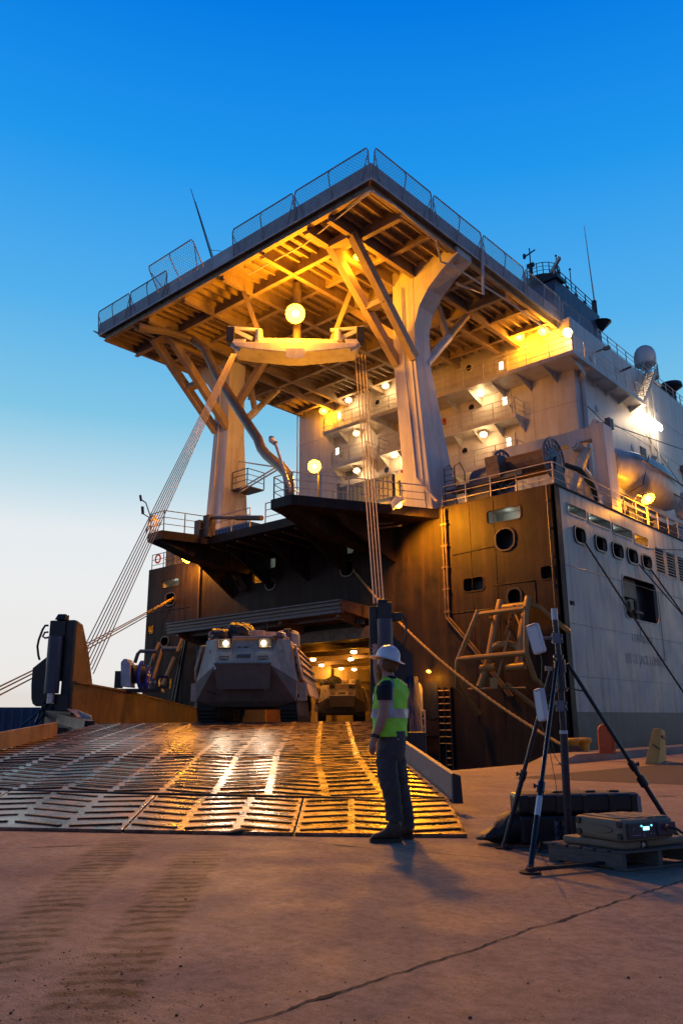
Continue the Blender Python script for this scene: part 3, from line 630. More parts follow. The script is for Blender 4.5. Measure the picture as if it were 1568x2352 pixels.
def balcony(x0, x1, z, y0=40.5, rail_ends=True):
    g = G(); g.box((x0, y0, z-.28), (x1, YF-.003, z)); b = g.build('balcony', white, ship)
    g = G(); n_ = max(2, round((x1-x0)/1.6))
    for i in range(n_+1):
        x = x0+.06+(x1-x0-.12)*i/n_; g.prism([(x-.02, y0+.1, z-.282), (x-.02, YF-.004, z-.282), (x-.02, YF-.004, z-.95)], (.04, 0, 0))
    g.build('bracket', white, b, split=True)
    pts = [(x0+.04, YF-.05, z), (x0+.04, y0+.04, z), (x1-.04, y0+.04, z)]
    if rail_ends: pts.append((x1-.04, YF-.05, z))
    rail(pts, 1.05, 1.5, .022).build('balcony_rail', railm, b); return b
balcony(-37.9, -33.7, 21.9); balcony(-37.1, -33.7, 19.1); balcony(-37.0, -33.7, 16.35)
balcony(-32.7, -22.0, 19.1); balcony(-32.7, -22.0, 16.35); balcony(-32.7, -21.8, 13.7)
# walkway that wraps round the starboard corner
g = G(); g.box((-32.7, 39.75, 21.3), (-17.66, YF-.003, 21.55)); g.box((XU+.003, YF-.003, 21.3), (-17.66, 50.3, 21.55)); wk = g.build('walkway', white, ship)
g = G()
for i in range(9): x = -32+i*1.75; g.prism([(x, 39.9, 21.298), (x, YF-.004, 21.298), (x, YF-.004, 20.7)], (.04, 0, 0))
for i in range(5): y = 42.2+i*1.9; g.prism([(-17.75, y, 21.298), (XU+.004, y, 21.298), (XU+.004, y, 20.9)], (0, .04, 0))
g.build('bracket', white, wk, split=True)
rail([(-32.6, 39.8, 21.55), (-17.7, 39.8, 21.55), (-17.7, 50.2, 21.55)], 1.05, 1.5, .022).build('walkway_rail', railm, wk)
g = G()
for k in range(14): g.box((-18.5, 50.4+k*.22, 21.7+k*.24), (-17.8, 50.62+k*.22, 21.74+k*.24))
for x in (-18.5, -17.8): g.bar((x, 50.2, 21.4), (x, 53.5, 25.0), .05, .25); g.bar((x, 50.2, 22.4), (x, 53.5, 26.0), .04, .04)
g.build('inclined_ladder', railm, wk)
rail([(XU-.1, YF+4.3, ZH+.1), (XU-.1, 74, ZH+.1)], 1.05, 1.5, .028).build('roof_rail', railm, ship)
g = G(); g.tube([(XU+.05, YF+3, 23.4), (XU+.9, YF+3, 23.5)], .05); g.box((XU+.7, YF+2.9, 23.35), (XU+1.1, YF+3.1, 23.55)); g.tube([(XU+.05, YF+7, 23.5), (XU+.8, YF+7, 23.6)], .08); g.build('wall_bracket', darkrail, ship, split=True)
def door(x, z, lit):
    g = G(); g.box((x-.45, YF-.06, z+.02), (x+.45, YF-.004, z+2.0)); d = g.build('door', white, ship, bevel=.02)
    g = G(); g.box((x-.14, YF-.085, z+1.2), (x+.14, YF-.062, z+1.7)); g.build('door_window', em('lit_pane_warm', (1, .85, .6), 3.5) if lit else glass, d)
    g = G(); g.box((x+.32, YF-.1, z+.95), (x+.38, YF-.062, z+1.1)); g.build('handle', darkrail, d)
for x, z, l_ in ((-23.3, 19.12, 1), (-23.2, 16.37, 1), (-37.5, 19.12, 1), (-37.4, 16.37, 0), (-37.3, 21.92, 1), (-23.4, 21.57, 1)): door(x, z, l_)
for x, z in ((-25.82, 23.64), (-25.77, 20.83), (-26.43, 18.0), (-26.42, 15.2), (-33.6, 23.4), (-32.9, 18.1), (-35.8, 15.3), (-20.6, 12.7)):
    g = G(); c_ = V((x, YF-.02, z)); g.cyl(c_, c_+V((0, -.03, 0)), .22, n=20); o = g.build('porthole', glass, ship)
    g = G(); q_ = [c_+V((math.cos(t*math.pi/10)*.29, -.04, math.sin(t*math.pi/10)*.29)) for t in range(20)]; q2 = [c_+V((math.cos(t*math.pi/10)*.21, -.04, math.sin(t*math.pi/10)*.21)) for t in range(20)]; g.ring(q_, q2, (0, .035, 0)); g.build('frame', white, o)
for y, z in ((44.5, 19.6), (49.6, 18.4), (46.3, 16.0), (44.3, 22.9), (56, 19), (54.7, 22.5), (62, 22), (52, 15.4)):
    g = G(); c_ = V((XU+.02, y, z)); g.cyl(c_, c_+V((.03, 0, 0)), .22, n=20); g.build('porthole', mat('porthole_cover', (.35, .42, .5), .4), ship)
g = G()
for k in range(8): g.box((-36.75, YF-.05, 19.02-.75+k*.08-.1), (-35.3, YF-.004, 19.05-.75+k*.08-.1))
g.build('ventilation_grille', blacks, ship)
for x, z in ((-27.9, 20.4), (-31.5, 17.6), (-32.3, 14.9), (-29.9, 17.5)):
    g = G(); g.box((x-.1, YF-.14, z-.2), (x+.1, YF-.004, z+.2)); g.build('fire_box', mat('red_box', (.35, .03, .02), .5), ship)
g = G()
for (x, z) in ((-31.3, 19.1), (-31.3, 16.35), (-31.5, 13.7)):
    for s_ in (0, .7): g.bar((x+s_*0, 40.7+s_, z), (x+2.2, 40.7+s_, z+2.6), .06, .2)
    for k in range(9): g.box((x+.24*k, 40.7, z+.28*k+.1), (x+.24*k+.2, 41.4, z+.28*k+.14))
g.build('stair_flight', white, ship)
# funnel with mast
fun = mat('funnel_blue_paint', (.075, .10, .17), .5, var=.2, scale=.7, streak=.4, streakcol=(.03, .035, .05))
g = G(); g.hexa([(-30, 49, ZH), (-24, 49, ZH), (-24, 60, ZH), (-30, 60, ZH)], [(-29.4, 52.3, 34.4), (-24.2, 52.3, 34.4), (-24.1, 60, 34.2), (-29.4, 60, 34.2)]); fn = g.build('funnel', fun, ship, bevel=.05)
rail([(-24.3, 52.6, 34.4), (-24.3, 59.6, 34.2)], 1.1, 1.6, .04).build('funnel_rail', darkrail, fn)
MX, MY = -26.1, 54.0
g = G(); g.cyl((MX, MY, 33.9), (MX, MY, 35.1), .7, 1.4, 20); g.cyl((MX, MY, 35.1), (MX, MY, 35.5), 1.4, 1.45, 20); g.box((MX-.9, MY-1.8, 33.0), (MX+.9, MY, 34.3)); g.box((MX-1.1, MY-2.2, 30), (MX+.2, MY-1.5, 33.4)); g.build('mast_platform', blacks, fn)
cc = [(MX+1.4*math.cos(t*math.pi/9), MY+1.4*math.sin(t*math.pi/9), 35.5) for t in range(19)]
rail(cc, 1.0, 1.0, .03).build('platform_rail', darkrail, fn)
g = G(); a = V((MX-.75, MY-.4, 35.5)); g.cyl(a, a+V((0, 0, 1.8)), .16); g.cyl(a+V((0, 0, 1.8)), a+V((0, 0, 3.3)), .05); g.bar(a+V((-.3, 0, 1.7)), a+V((.3, 0, 1.7)), .25, .3); g.bar(a+V((-.45, 0, 2.7)), a+V((.5, 0, 2.95)), .07, .1); g.box(a+V((-.6, -.08, 2.55)), a+V((-.4, .08, 2.95)))
g.build('mast', blacks, fn)
for dx, dy, h_ in ((-1.45, -.3, 1.9), (.9, .9, 3.0), (1.5, 2.0, 2.0)):
    g = G(); b = V((MX+dx, MY+dy, 35.0)); g.cyl(b, b+V((0, 0, h_)), .04, n=6); g.sph(b+V((0, 0, h_)), .1, 8, 6); g.build('aerial', blacks, fn)
g = G(); g.bar((MX+1.0, MY-.6, 35.6), (MX+2.3, MY-1.5, 36.1), .2, .3); g.cyl((MX+1.5, MY-.9, 34.6), (MX+1.5, MY-.9, 35.8), .12); g.build('radar_scanner', railm, fn)
g = G(); g.box((MX+.7, MY-2.0, 34.3), (MX+2.2, MY-.6, 34.6)); g.build('radar_platform', blacks, fn)
g = G(); g.cyl((-24.4, 59.8, 34.2), (-24.4, 59.8, 35.6), .22); g.cyl((-24.0, 59.8, 32.6), (-24.0, 59.8, 33.4), .1, .9, 12); g.build('exhaust_cowl', blacks, fn)
for k in range(4): g = G(); y_ = 53.3+k*1.6; g.cyl((-24.5, y_, 34.3), (-24.5, y_, 34.9), .15, n=10); g.build('vent_stub', blacks, fn)
g = G(); a = P(1366, 703, X=-24.5); b = P(1341, 518, X=-24.5); g.tube([a, b], [.07, .025], 6); g.build('whip_antenna', railm, fn)
g = G(); g.box((-23.9, 61, ZH+.1), (-21, 64, 28)); g.build('roof_house', blacks, ship, split=True)
# radome on its pedestal, mushroom ventilator
a = P(1486, 868, X=-19.4); rad_ = thing  # pedestal top
g = G(); c_ = V((a.x, a.y, 0)); g.cyl(c_+V((0, 0, ZH-.6)), c_+V((0, 0, a.z+.7)), .16); g.cyl(c_+V((0, 0, a.z-.05)), c_+V((0, 0, a.z+.05)), .85, n=20); g.box(c_+V((-.5, -1.2, a.z-.9)), c_+V((.9, .2, a.z-.8))); g.cyl(c_+V((0, 0, a.z+.65)), c_+V((0, 0, a.z+1.05)), .16, .72, 20); pd = g.build('radome_pedestal', white, ship)
g = G(); z0 = a.z+1.05; prof = [(.72, 0), (.78, .12), (.78, .75), (.72, 1.05), (.58, 1.3), (.36, 1.47), (.15, 1.54), (.01, 1.56)]
g.loft([[c_+V((r_*math.cos(t*math.pi/12), r_*math.sin(t*math.pi/12), z0+h_)) for t in range(24)] for r_, h_ in prof]); g.build('radome', mat('radome_white', (.72, .72, .72), .4, var=.03), pd, smooth=True)
cc = [c_+V((.8*math.cos(t*math.pi/8), .8*math.sin(t*math.pi/8), a.z+.05)) for t in range(17)]; rail(cc, .9, .8, .02).build('pedestal_rail', railm, pd)
a = P(1543, 905, X=-19.2); g = G(); g.cyl((a.x, a.y, ZH-.4), (a.x, a.y, a.z+.25), .3); g.cyl((a.x, a.y, a.z+.2), (a.x, a.y, a.z+.55), .35, .85, 18); g.cyl((a.x, a.y, a.z+.55), (a.x, a.y, a.z+.85), .85, .8, 18); g.build('ventilator', blacks, ship)
# ---- starboard quarter deck gear
bl = mat('winch_blue_grey', (.07, .12, .19), .4, var=.3, scale=3); dkg = mat('winch_dark', (.05, .055, .075), .5, var=.3, scale=2)
hr = thing('hose_reel', 'big dark hose reel with open blue flange wheels on the starboard quarter deck', 'reel', (-17.4, 33.3, ZD))
def wheel(g, c, r, ax=(1, 0, 0), spokes=8, tk=.08):
    c = V(c); ax = V(ax); a_ = V((0, 0, 1)); b_ = ax.cross(a_)
    for rr in (r, r*.72, r*.42):
        pts = [c+(a_*math.cos(t*math.pi/14)+b_*math.sin(t*math.pi/14))*rr for t in range(29)]; g.tube(pts, tk*(.8 if rr == r else .5), 6)
    for k in range(spokes): t = 2*math.pi*k/spokes; g.bar(c, c+(a_*math.cos(t)+b_*math.sin(t))*r, tk, tk, ax)
for x in (-16.25, -18.9): g = G(); wheel(g, (x, 33.3, 13.05), 1.02, spokes=14); g.cyl((x-.02, 33.3, 13.05), (x+.02, 33.3, 13.05), .6, n=24); g.build('flange_wheel', bl, hr)
g = G(); g.cyl((-16.3, 33.3, 13.05), (-18.9, 33.3, 13.05), .62, n=24); g.build('drum', mat('hose_rust', (.16, .09, .05), .6, var=.3, scale=4), hr)
g = G()
for x in (-16.1, -19.05): g.prism([(x, 32.5, ZD), (x, 34.1, ZD), (x, 33.5, 13.1), (x, 33.1, 13.1)], (.1, 0, 0))
g.build('frame', dkg, hr, split=True)
wn = thing('deck_winch', 'dark covered winch with blue rounded end beside the hose reel', 'winch', (-19.9, 33, ZD))
g = G(); g.cyl((-19.1, 33.6, 12.6), (-20.6, 33.6, 12.6), 1.0, .9, 20); g.build('cover', bl, wn, smooth=True)
g = G(); g.box((-20.4, 32.2, ZD), (-19.2, 34.4, 12.2)); g.bar((-20.9, 32.1, 12.3), (-17.2, 32.0, 12.3), .2, .2); g.build('base', dkg, wn)
g = G(); g.prism([(-19.1, 31.8, 13.4), (-18.4, 31.8, 13.4), (-18.3, 31.8, 12.3), (-19.0, 31.8, 12.3)], (0, .8, 0)); g.build('bracket', brown, wn)
cg = thing('access_ladder', 'small caged ladder at the deck edge left of the winch', 'ladder', (-21.2, 31.9, ZD))
g = G()
for x in (-21.3, -20.7): g.tube([(x, 31.6, ZD), (x, 31.6, 13.3), (x, 32.1, 13.6), (x, 32.5, 13.2), (x, 32.5, ZD)], .03, 6)
for k in range(7): g.bar((-21.3, 31.6, ZD+.3+k*.3), (-20.7, 31.6, ZD+.3+k*.3), .03, .03)
g.box((-21.3, 31.6, 12.1), (-20.2, 32.5, 12.15)); g.build('frame', darkrail, cg)
hs = G(); hs.tube([(-16.2, 34.4, 13.0), (-15.9, 35.2, 12.9), (-15.6, 35.8, 12.2), (-15.6, 36.3, 11.6), (-15.8, 36.6, 11.25)], .14, 8); tag(hs.build('hose', mat('hose_green_black', (.02, .03, .02), .6), loc=(-15.8, 36, ZD), smooth=True), 'thick dark hose drooping over the deck edge beside the reel', 'hose')
dv = thing('deck_crane', 'white box girder crane post with a long horizontal beam next to the lifeboat', 'crane', (-15.7, 38, ZD))
g = G(); g.hexa([(-16.1, 37.7, ZD), (-15.45, 37.7, ZD), (-15.45, 38.9, ZD), (-16.1, 38.9, ZD)], [(-16.1, 37.4, 15.9), (-15.45, 37.4, 15.9), (-15.45, 38.6, 15.9), (-16.1, 38.6, 15.9)]); g.build('post', white, dv, bevel=.03)
g = G(); g.box((-22.0, 37.5, 15.15), (-16.1, 38.1, 15.85)); g.build('beam', white, dv, bevel=.03)
g = G(); g.cyl((-17.0, 37.2, 15.0), (-17.0, 38.2, 15.0), .3); g.cyl((-17.0, 37.1, 15.0), (-17, 37.2, 15.0), .18); g.bar((-17.6, 37.9, 12.6), (-16.6, 37.9, 14.9), .3, .4); g.build('sheave_housing', white, dv)
lb = thing('lifeboat', 'white enclosed lifeboat hanging in its davits above the orange deck lamp', 'lifeboat', (-16.3, 43.6, 12.6))
lbm = mat('lifeboat_white', (.52, .51, .48), .4, var=.15, scale=2, streak=.4, streakcol=(.2, .14, .1))
rings = []
for k in range(13):
    t = k/12; y = 39.4+9.0*t; s_ = math.sin(math.pi*min(1, max(0, .06+.88*t)))**.55; zc = 14.35-.05*t; rr = []
    for j in range(20):
        a = 2*math.pi*j/20; cx_ = math.cos(a); cz_ = math.sin(a)
        hx = 1.45*s_; hz = (1.2 if cz_ > 0 else 1.35)*(.45+.55*s_)
        rr.append((-16.2+hx*math.copysign(abs(cx_)**.8, cx_), y+(-.25 if cz_ < 0 else 0)*math.copysign(abs(cz_), 1)*(1-2*t)*-1, zc+hz*math.copysign(abs(cz_)**.85, cz_)))
    rings.append(rr)
g = G(); g.loft(rings); g.build('hull', lbm, lb, smooth=True)
g = G(); g.tube([(-14.72, 40.4, 14.4), (-14.68, 43.8, 14.35), (-14.75, 47.4, 14.3)], .05, 6); g.tube([(-14.9, 42.0, 15.1), (-15.1, 41.2, 13.3), (-15.9, 40.9, 12.9)], .03, 5); g.tube([(-15.0, 45.2, 13.7), (-14.95, 47.5, 13.6)], .04, 5); g.build('grab_line', brown, lb, split=True)
g = G(); g.box((-14.85, 40.6, 14.75), (-14.78, 41.3, 15.25)); g.build('hatch', mat('olive_hatch', (.12, .12, .07), .5), lb)
g = G(); g.tube([(-16.2, 39.8, 15.4), (-16.2, 39.8, 16.2), (-16.6, 40.4, 17.0)], .05); g.box((-16.5, 40.3, 16.6), (-16.2, 40.8, 17.2)); g.tube([(-16.2, 47.8, 15.3), (-16.2, 47.8, 16.3)], .05); g.build('lifting_hook', darkrail, lb, split=True)
ld = thing('lifeboat_davit', 'white davit frames and cradle under the lifeboat', 'davit', (-16.9, 44, ZD))
for y in (39.5, 47.8):
    g = G(); g.bar((-18.2, y, ZD), (-16.6, y, 12.7), .35, .35); g.bar((-16.6, y, 12.7), (-18.1, y, 15.0), .3, .35); g.bar((-18.1, y, 15.0), (-16.6, y, 16.9), .25, .3); g.build('arm', white, ld)
g = G(); g.box((-18.4, 38.9, 12.4), (-16.2, 52, 12.62)); g.bar((-16.2, 38.7, 13.1), (-16.2, 52, 12.9), .2, .25)
for k in range(6): g.box((-16.5, 39.3+k*2.2, ZD), (-16.3, 39.5+k*2.2, 12.4))
g.build('cradle', white, ld)
g = G(); g.tube([(-16.2, 53.5, 18.5), (-16.6, 40.5, 17.05)], .03, 5); g.tube([(XU+.1, YF+1, 19.3), (-16.6, 40.6, 17.0)], .025, 5); g.tube([(XU+.1, 58, 17.6), (XU+.1, 50.5, 20.5)], .025, 5); g.build('fall_wire', blacks, ld, split=True)
l2 = copy_tree(lb); l2.location.y += 11.5; l2['label'] = 'second white lifeboat, cut off by the right edge of the photo'
lb['group'] = l2['group'] = 'lifeboats on the starboard side'
# a little deck clutter
for (x, y, sx, sy, sz, m_, lbl, cat, nm) in ((-15.9, 36.9, .5, .6, .8, white, 'small white locker behind the side rail under the crane beam', 'locker', 'deck_locker'), (-16.3, 41.6, .8, 1.2, .9, dkg, 'dark winch housing behind the rail below the lifeboat', 'locker', 'deck_locker'),
                                (-15.9, 47.5, .9, 1.6, 1.0, bluebox, 'blue tarp covered locker behind the far side rail', 'locker', 'deck_locker')):
    g = G(); g.box((x-sx/2, y-sy/2, ZD), (x+sx/2, y+sy/2, ZD+sz)); g.box((x-sx/2-.03, y-sy/2-.03, ZD+sz), (x+sx/2+.03, y+sy/2+.03, ZD+sz+.05)); tag(g.build(nm, m_, loc=(x, y, ZD), bevel=.02), lbl, cat)
# containers on the stern platform
def container(name, x0, x1, y0, y1, z0, z1, m_, lbl):
    t = thing(name, lbl, 'container', ((x0+x1)/2, (y0+y1)/2, z0)); g = G(); g.box((x0+.05, y0+.05, z0), (x1-.05, y1-.05, z1)); n_ = int((x1-x0)/.3)
    for k in range(n_): g.box((x0+.1+k*.3, y0+.01, z0+.12), (x0+.25+k*.3, y0+.05, z1-.12))
    for k in range(int((y1-y0)/.3)): g.box((x1-.05, y0+.1+k*.3, z0+.12), (x1-.01, y0+.25+k*.3, z1-.12))
    g.build('corrugated_walls', m_, t); g = G()
    for z in (z0, z1-.1): g.box((x0, y0, z), (x1, y0+.05, z+.1)); g.box((x1-.05, y0+.051, z), (x1, y1, z+.1))
    for x in (x0, x1-.1): g.box((x, y0-.003, z0+.1), (x+.1, y0+.047, z1-.1))
    g.build('frame', m_, t); return t
xa = P(774, 1130, Y=31.6).x; xb = P(880, 1130, Y=31.6).x
container('blue_container', xa, -24.6, 31.6, 34, ZD-.02, 13.75, bluebox, 'blue corrugated container behind the starboard prong rail')
container('blue_container', -38.0, -33.4, 29.6, 32, ZD-.02, 12.3, bluebox, 'low blue container behind the middle of the stern platform rail')
pf = thing('equipment_frame', 'pale orange lit steel frame cabinet between the blue container and the tower', 'cabinet', (-24.0, 32, ZD)); g = G(); g.box((-24.5, 31.7, ZD), (-23.1, 33, 13.7)); g.build('cabinet', white, pf, bevel=.03); g = G()
for x in (-24.2, -23.8, -23.4): g.box((x-.04, 31.62, 12.5), (x+.04, 31.697, 13.3))
g.build('vent_slot', blacks, pf, split=True)
g = G(); g.cyl((-24.9, 30.6, ZD+.5), (-23.6, 30.6, ZD+.5), .5, n=18); g.box((-25.0, 30.3, ZD-.02), (-23.5, 30.9, ZD+.2)); tag(g.build('blue_winch', mat('winch_blue', (.03, .08, .30), .4), loc=(-24.2, 30.6, ZD)), 'round blue winch drum beside the base of the starboard tower', 'winch')
g = G(); g.box((-44.2, 31.6, ZD), (-41.6, 32.6, ZD+1.5)); g.box((-44.25, 31.58, ZD+.7), (-41.55, 31.6, ZD+.78)); g.box((-43.4, 31.57, ZD), (-43.3, 31.6, ZD+1.5)); g.box((-42.5, 31.57, ZD), (-42.4, 31.6, ZD+1.5)); tag(g.build('wooden_crate', tan, loc=(-43, 32, ZD)), 'tan crates behind the rail on the port corner of the stern', 'crate')
g = G(); pts = [V((-44.6+.0*t, 31.25, ZD+.8))+V((math.cos(t*math.pi/8)*.28, 0, math.sin(t*math.pi/8)*.28)) for t in range(17)]; g.tube(pts, .06, 6); tag(g.build('life_ring', mat('lifering_orange', (.6, .12, .03), .5), loc=(-44.6, 31.2, ZD)), 'orange life ring on the rail at the port corner of the stern', 'life ring')
# hull side lettering (faint welded outline letters)
lt = mat('welded_letter_paint', (.30, .27, .26), .5)
def text(s_, name, loc, size, m_, rot, parent=None, ext=.003, sx=1.0):
    cu = bpy.data.curves.new(name, 'FONT'); cu.body = s_; cu.size = size; cu.extrude = ext; cu.fill_mode = 'BOTH'; cu.space_character = 1.08
    tmp = bpy.data.objects.new(name, cu); COL.objects.link(tmp); dg = bpy.context.evaluated_depsgraph_get(); me = bpy.data.meshes.new_from_object(tmp.evaluated_get(dg)); bpy.data.objects.remove(tmp)
    o = bpy.data.objects.new(name, me); COL.objects.link(o); me.materials.clear(); me.materials.append(m_)
    o.rotation_euler = rot; o.scale = (sx, 1, 1)
    if parent: o.parent = parent; o.location = V(loc)-ORG[parent]
    else: o.location = loc
    return o
a = P(1437, 1522, X=XS+.006); b = P(1527, 1545, X=XS)
tx = text('1ST LT JACK LUMMUS', 'ship_name_lettering', a, .66, lt, (math.pi/2, 0, math.pi/2), ship)
tx.scale.x = (b.y-a.y)/max(.1, tx.dimensions.x)
a = P(1452, 1473, X=XS+.006); tx = text('LENARACE', 'small_lettering', a, .5, lt, (math.pi/2, 0, math.pi/2), ship); tx.scale.x = 2.6/max(.1, tx.dimensions.x)
# ================================================================== LAMPS
def flood(p, aim, energy, col, lbl, r=.22, glow=30, group=None, mount='deck', lr=None, cat='floodlight', spot=None, glowcol=None, off=.35):
    p = V(p); aim = V(aim).normalized(); t = thing('floodlight', lbl, cat, p, group)
    R = aim.to_track_quat('Z', 'Y').to_matrix()
    prof = [(r*.45, -r*1.15), (r*.7, -r*1.0), (r*1.15, -r*.1), (r*1.22, 0), (r*1.12, -r*.02), (r*.85, -r*.45), (r*.4, -r*.7), (r*.02, -r*.72)]
    g = G(); g.loft([[p+R@V((a_*math.cos(k*math.pi/8), a_*math.sin(k*math.pi/8), h_)) for k in range(16)] for a_, h_ in prof]); g.build('housing', white, t, smooth=True)
    g = G(); g.sph(p-aim*r*.1, r*.52, 16, 8); g.build('bulb', em('glow_amber' if col is SOD else 'glow_warm', (1, .41, .03) if col is SOD else (1, .70, .27), 30 if col is SOD else 14), t, smooth=True)
    g = G()
    g.cyl(p-aim*r*.9, p-aim*r*.9+V((0, 0, .35 if mount == 'deck' else .0))+V((0, .3 if mount == 'wall' else 0, 0)), .03, n=6); g.build('bracket', darkrail, t)
    light('floodlight_light', p+aim*off, energy, col, lr or r, spot, p+aim*5 if spot else None)
    return t
CAMD = lambda p: (V((0, 0, H))-V(p)).normalized()
pmain = P(678, 720, Z=21.8)
flood(pmain, V((.5, -.6, -.4)), 2700, SOD, 'brightest sodium floodlight, hanging above the crane beam under the helicopter deck', r=.42, glow=60, off=.9)
light('floodlight_beam', pmain+V((.6, -.75, -.2)), 27000, SOD, 1.1, 75, (-4, 5, 0), .5)
p_ = P(822, 590, Z=23.9); flood(p_, (.2, -.2, -1), 380, SOD, 'small bright lamp tucked between the deck girders behind the starboard braces', r=.2, off=.35)
p_ = P(722, 1071, Y=28.4); flood(p_, CAMD(p_), 1500, SOD, 'large starburst floodlight on a post behind the stern platform rail', r=.28, glow=60, mount='none', off=.5)
g = G(); g.cyl((p_.x, p_.y+.3, ZD), (p_.x, p_.y+.3, p_.z), .05, n=8); g.box((p_.x-.2, p_.y+.1, ZD+.9), (p_.x+.2, p_.y+.4, ZD+1.2)); tag(g.build('lamp_post', blacks, loc=(p_.x, p_.y+.3, ZD)), 'short post carrying the starburst floodlight on the stern platform', 'post')
p_ = V((-21.9, 28.6, 10.95)); p_ = P(916, 1160, Z=10.9); flood(p_, (.45, .45, -.8), 3200, SOD, 'cone shaped white floodlight hanging at the right end of the stern platform', r=.33, glow=25, off=.3, spot=150)
light('floodlight_beam', p_+V((0, -.35, -.35)), 4600, SOD, .35, 55, F(-1.6, 17, .5), .8)
p_ = P(428, 1283, Y=30.2); flood(p_, (.2, -.6, -.5), 1100, SOD, 'sodium lamp below the left prong of the stern platform', r=.27, glow=50)
p_ = P(1488, 1146, X=-14.9); flood(p_, V((.6, -.4, -.9)), 900, SOD, 'orange lamp on a pole above the starboard rail under the lifeboat', r=.3, glow=50, mount='none')
g = G(); g.tube([(-15.5, p_.y+1.3, ZD), (-15.5, p_.y+1.3, 12.4)], .07, 8); g.tube([(-15.5, p_.y-.9, 12.0), (-15.2, p_.y-.7, 12.6), p_+V((-.1, .1, .1))], .035, 6); tag(g.build('lamp_post', white, loc=(-15.5, p_.y+1.3, ZD)), 'white pole beside the orange lamp on the starboard rail', 'post')
bl_ = [(743, 944, 'sodium bulkhead lamp at the top left balcony of the superstructure', SOD, 260), (800, 919, 'bulkhead lamp left of the rope bundle under the helicopter deck', WRM, 70), (885, 886, 'bulkhead lamp just left of the starboard tower under the helicopter deck', WRM, 65),
       (818, 995, 'lamp under the upper left balcony beside the rope bundle', WRM, 55), (819, 1081, 'lamp under the lower left balcony beside the rope bundle', WRM, 55),
       (1104, 904, 'upper of the white lamps right of the starboard tower', WRM, 55), (1110, 998, 'middle white lamp right of the starboard tower', WRM, 55), (1117, 1090, 'lowest white lamp right of the starboard tower, behind the deck ladder', WRM, 70),
       (1192, 774, 'left of two sodium floods under the right end of the helicopter deck', SOD, 330), (1247, 761, 'right of two sodium floods under the right end of the helicopter deck', SOD, 280),
       (905, 1045, 'partly hidden lamp just left of the starboard tower', WRM, 70), (905, 945, 'half hidden lamp on the upper landing left of the starboard tower', WRM, 55)]
for x, y, lbl, col, en in bl_:
    p_ = P(x, y, Y=41.1)
    flood(p_, CAMD(p_)*.7+V((0, 0, -.75)), en, col, lbl, r=.27 if col is SOD else .21, glow=45 if col is SOD else 35, group='lamps on the aft face of the superstructure', mount='wall')
p_ = P(1303, 764, Y=41.3); flood(p_, (0, -.8, -.7), 90, WRM, 'pale floodlight on the outer corner at the right end of the helicopter deck', r=.26, glow=40, mount='none')
p0 = P(1500, 970, X=XU+.45); t = thing('wall_floodlight', 'long white floodlight burning on the side wall high above the lifeboat', 'floodlight', p0)
g = G(); g.box((XU+.3, p0.y-1.6, p0.z-.18), (XU+.5, p0.y+1.6, p0.z+.25)); g.build('lens', em('glow_white', (1, .85, .62), 30), t, bevel=.08)
g = G(); g.box((XU+.003, p0.y-1.2, p0.z-.05), (XU+.3, p0.y+1.2, p0.z+.1)); g.build('bracket', white, t)
for dy in (-2.2, -1, 1): light('wall_floodlight_light', p0+V((.6, dy, 0)), 70, (1, .66, .34), .3)
for x, y, d_ in ((326, 1172, 0), (323, 1148, 0)): pass
# ================================================================== SLEWING CRANE BEAM UNDER THE DECK AND ITS ROPES
crane = thing('ramp_hoist', 'white turntable beam with sheave blocks hanging under the helicopter deck', 'crane', (-27, 26.9, 20))
bu = V((.737, .676, 0)); bn = V((.676, -.737, 0)); MC = V((-27.0, 26.8, 0))
B = lambda s_, n_, z: MC+bu*s_+bn*n_+V((0, 0, z))
g = G(); g.prism([B(-2.6, -.8, 20.0), B(2.6, -.8, 19.95), B(3.25, -.8, 19.95), B(3.1, -.8, 19.7), B(2.3, -.8, 19.6), B(.2, -.8, 19.38), B(-.2, -.8, 19.38), B(-2.3, -.8, 19.6), B(-3.1, -.8, 19.75), B(-3.25, -.8, 20.0)], bn*1.6); g.build('beam', white, crane, bevel=.04)
g = G(); g.prism([B(-2.0, -.7, 19.99), B(2.3, -.7, 19.94), B(2.1, -.7, 20.3), B(-1.9, -.7, 20.38)], bn*1.2)
for s_ in (-1.9, 2.2): g.cyl(B(s_, .3, 20.2), B(s_, .3, 20.95), .25, .15, 10)
g.build('winch_house', white, crane, bevel=.03)
g = G(); g.cyl(B(0, -.9, 20.0), B(0, -.9, 24.3), .2, .24, 16)
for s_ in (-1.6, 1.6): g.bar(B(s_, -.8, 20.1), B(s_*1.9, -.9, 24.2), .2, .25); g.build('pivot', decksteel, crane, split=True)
g = G(); g.prism([B(-.45, .9, 19.5), B(.45, .9, 19.5), B(.5, .9, 19.1), B(.3, .9, 18.95), B(-.3, .9, 18.95), B(-.5, .9, 19.1)], bn*.15); g.build('end_plate', white, crane)
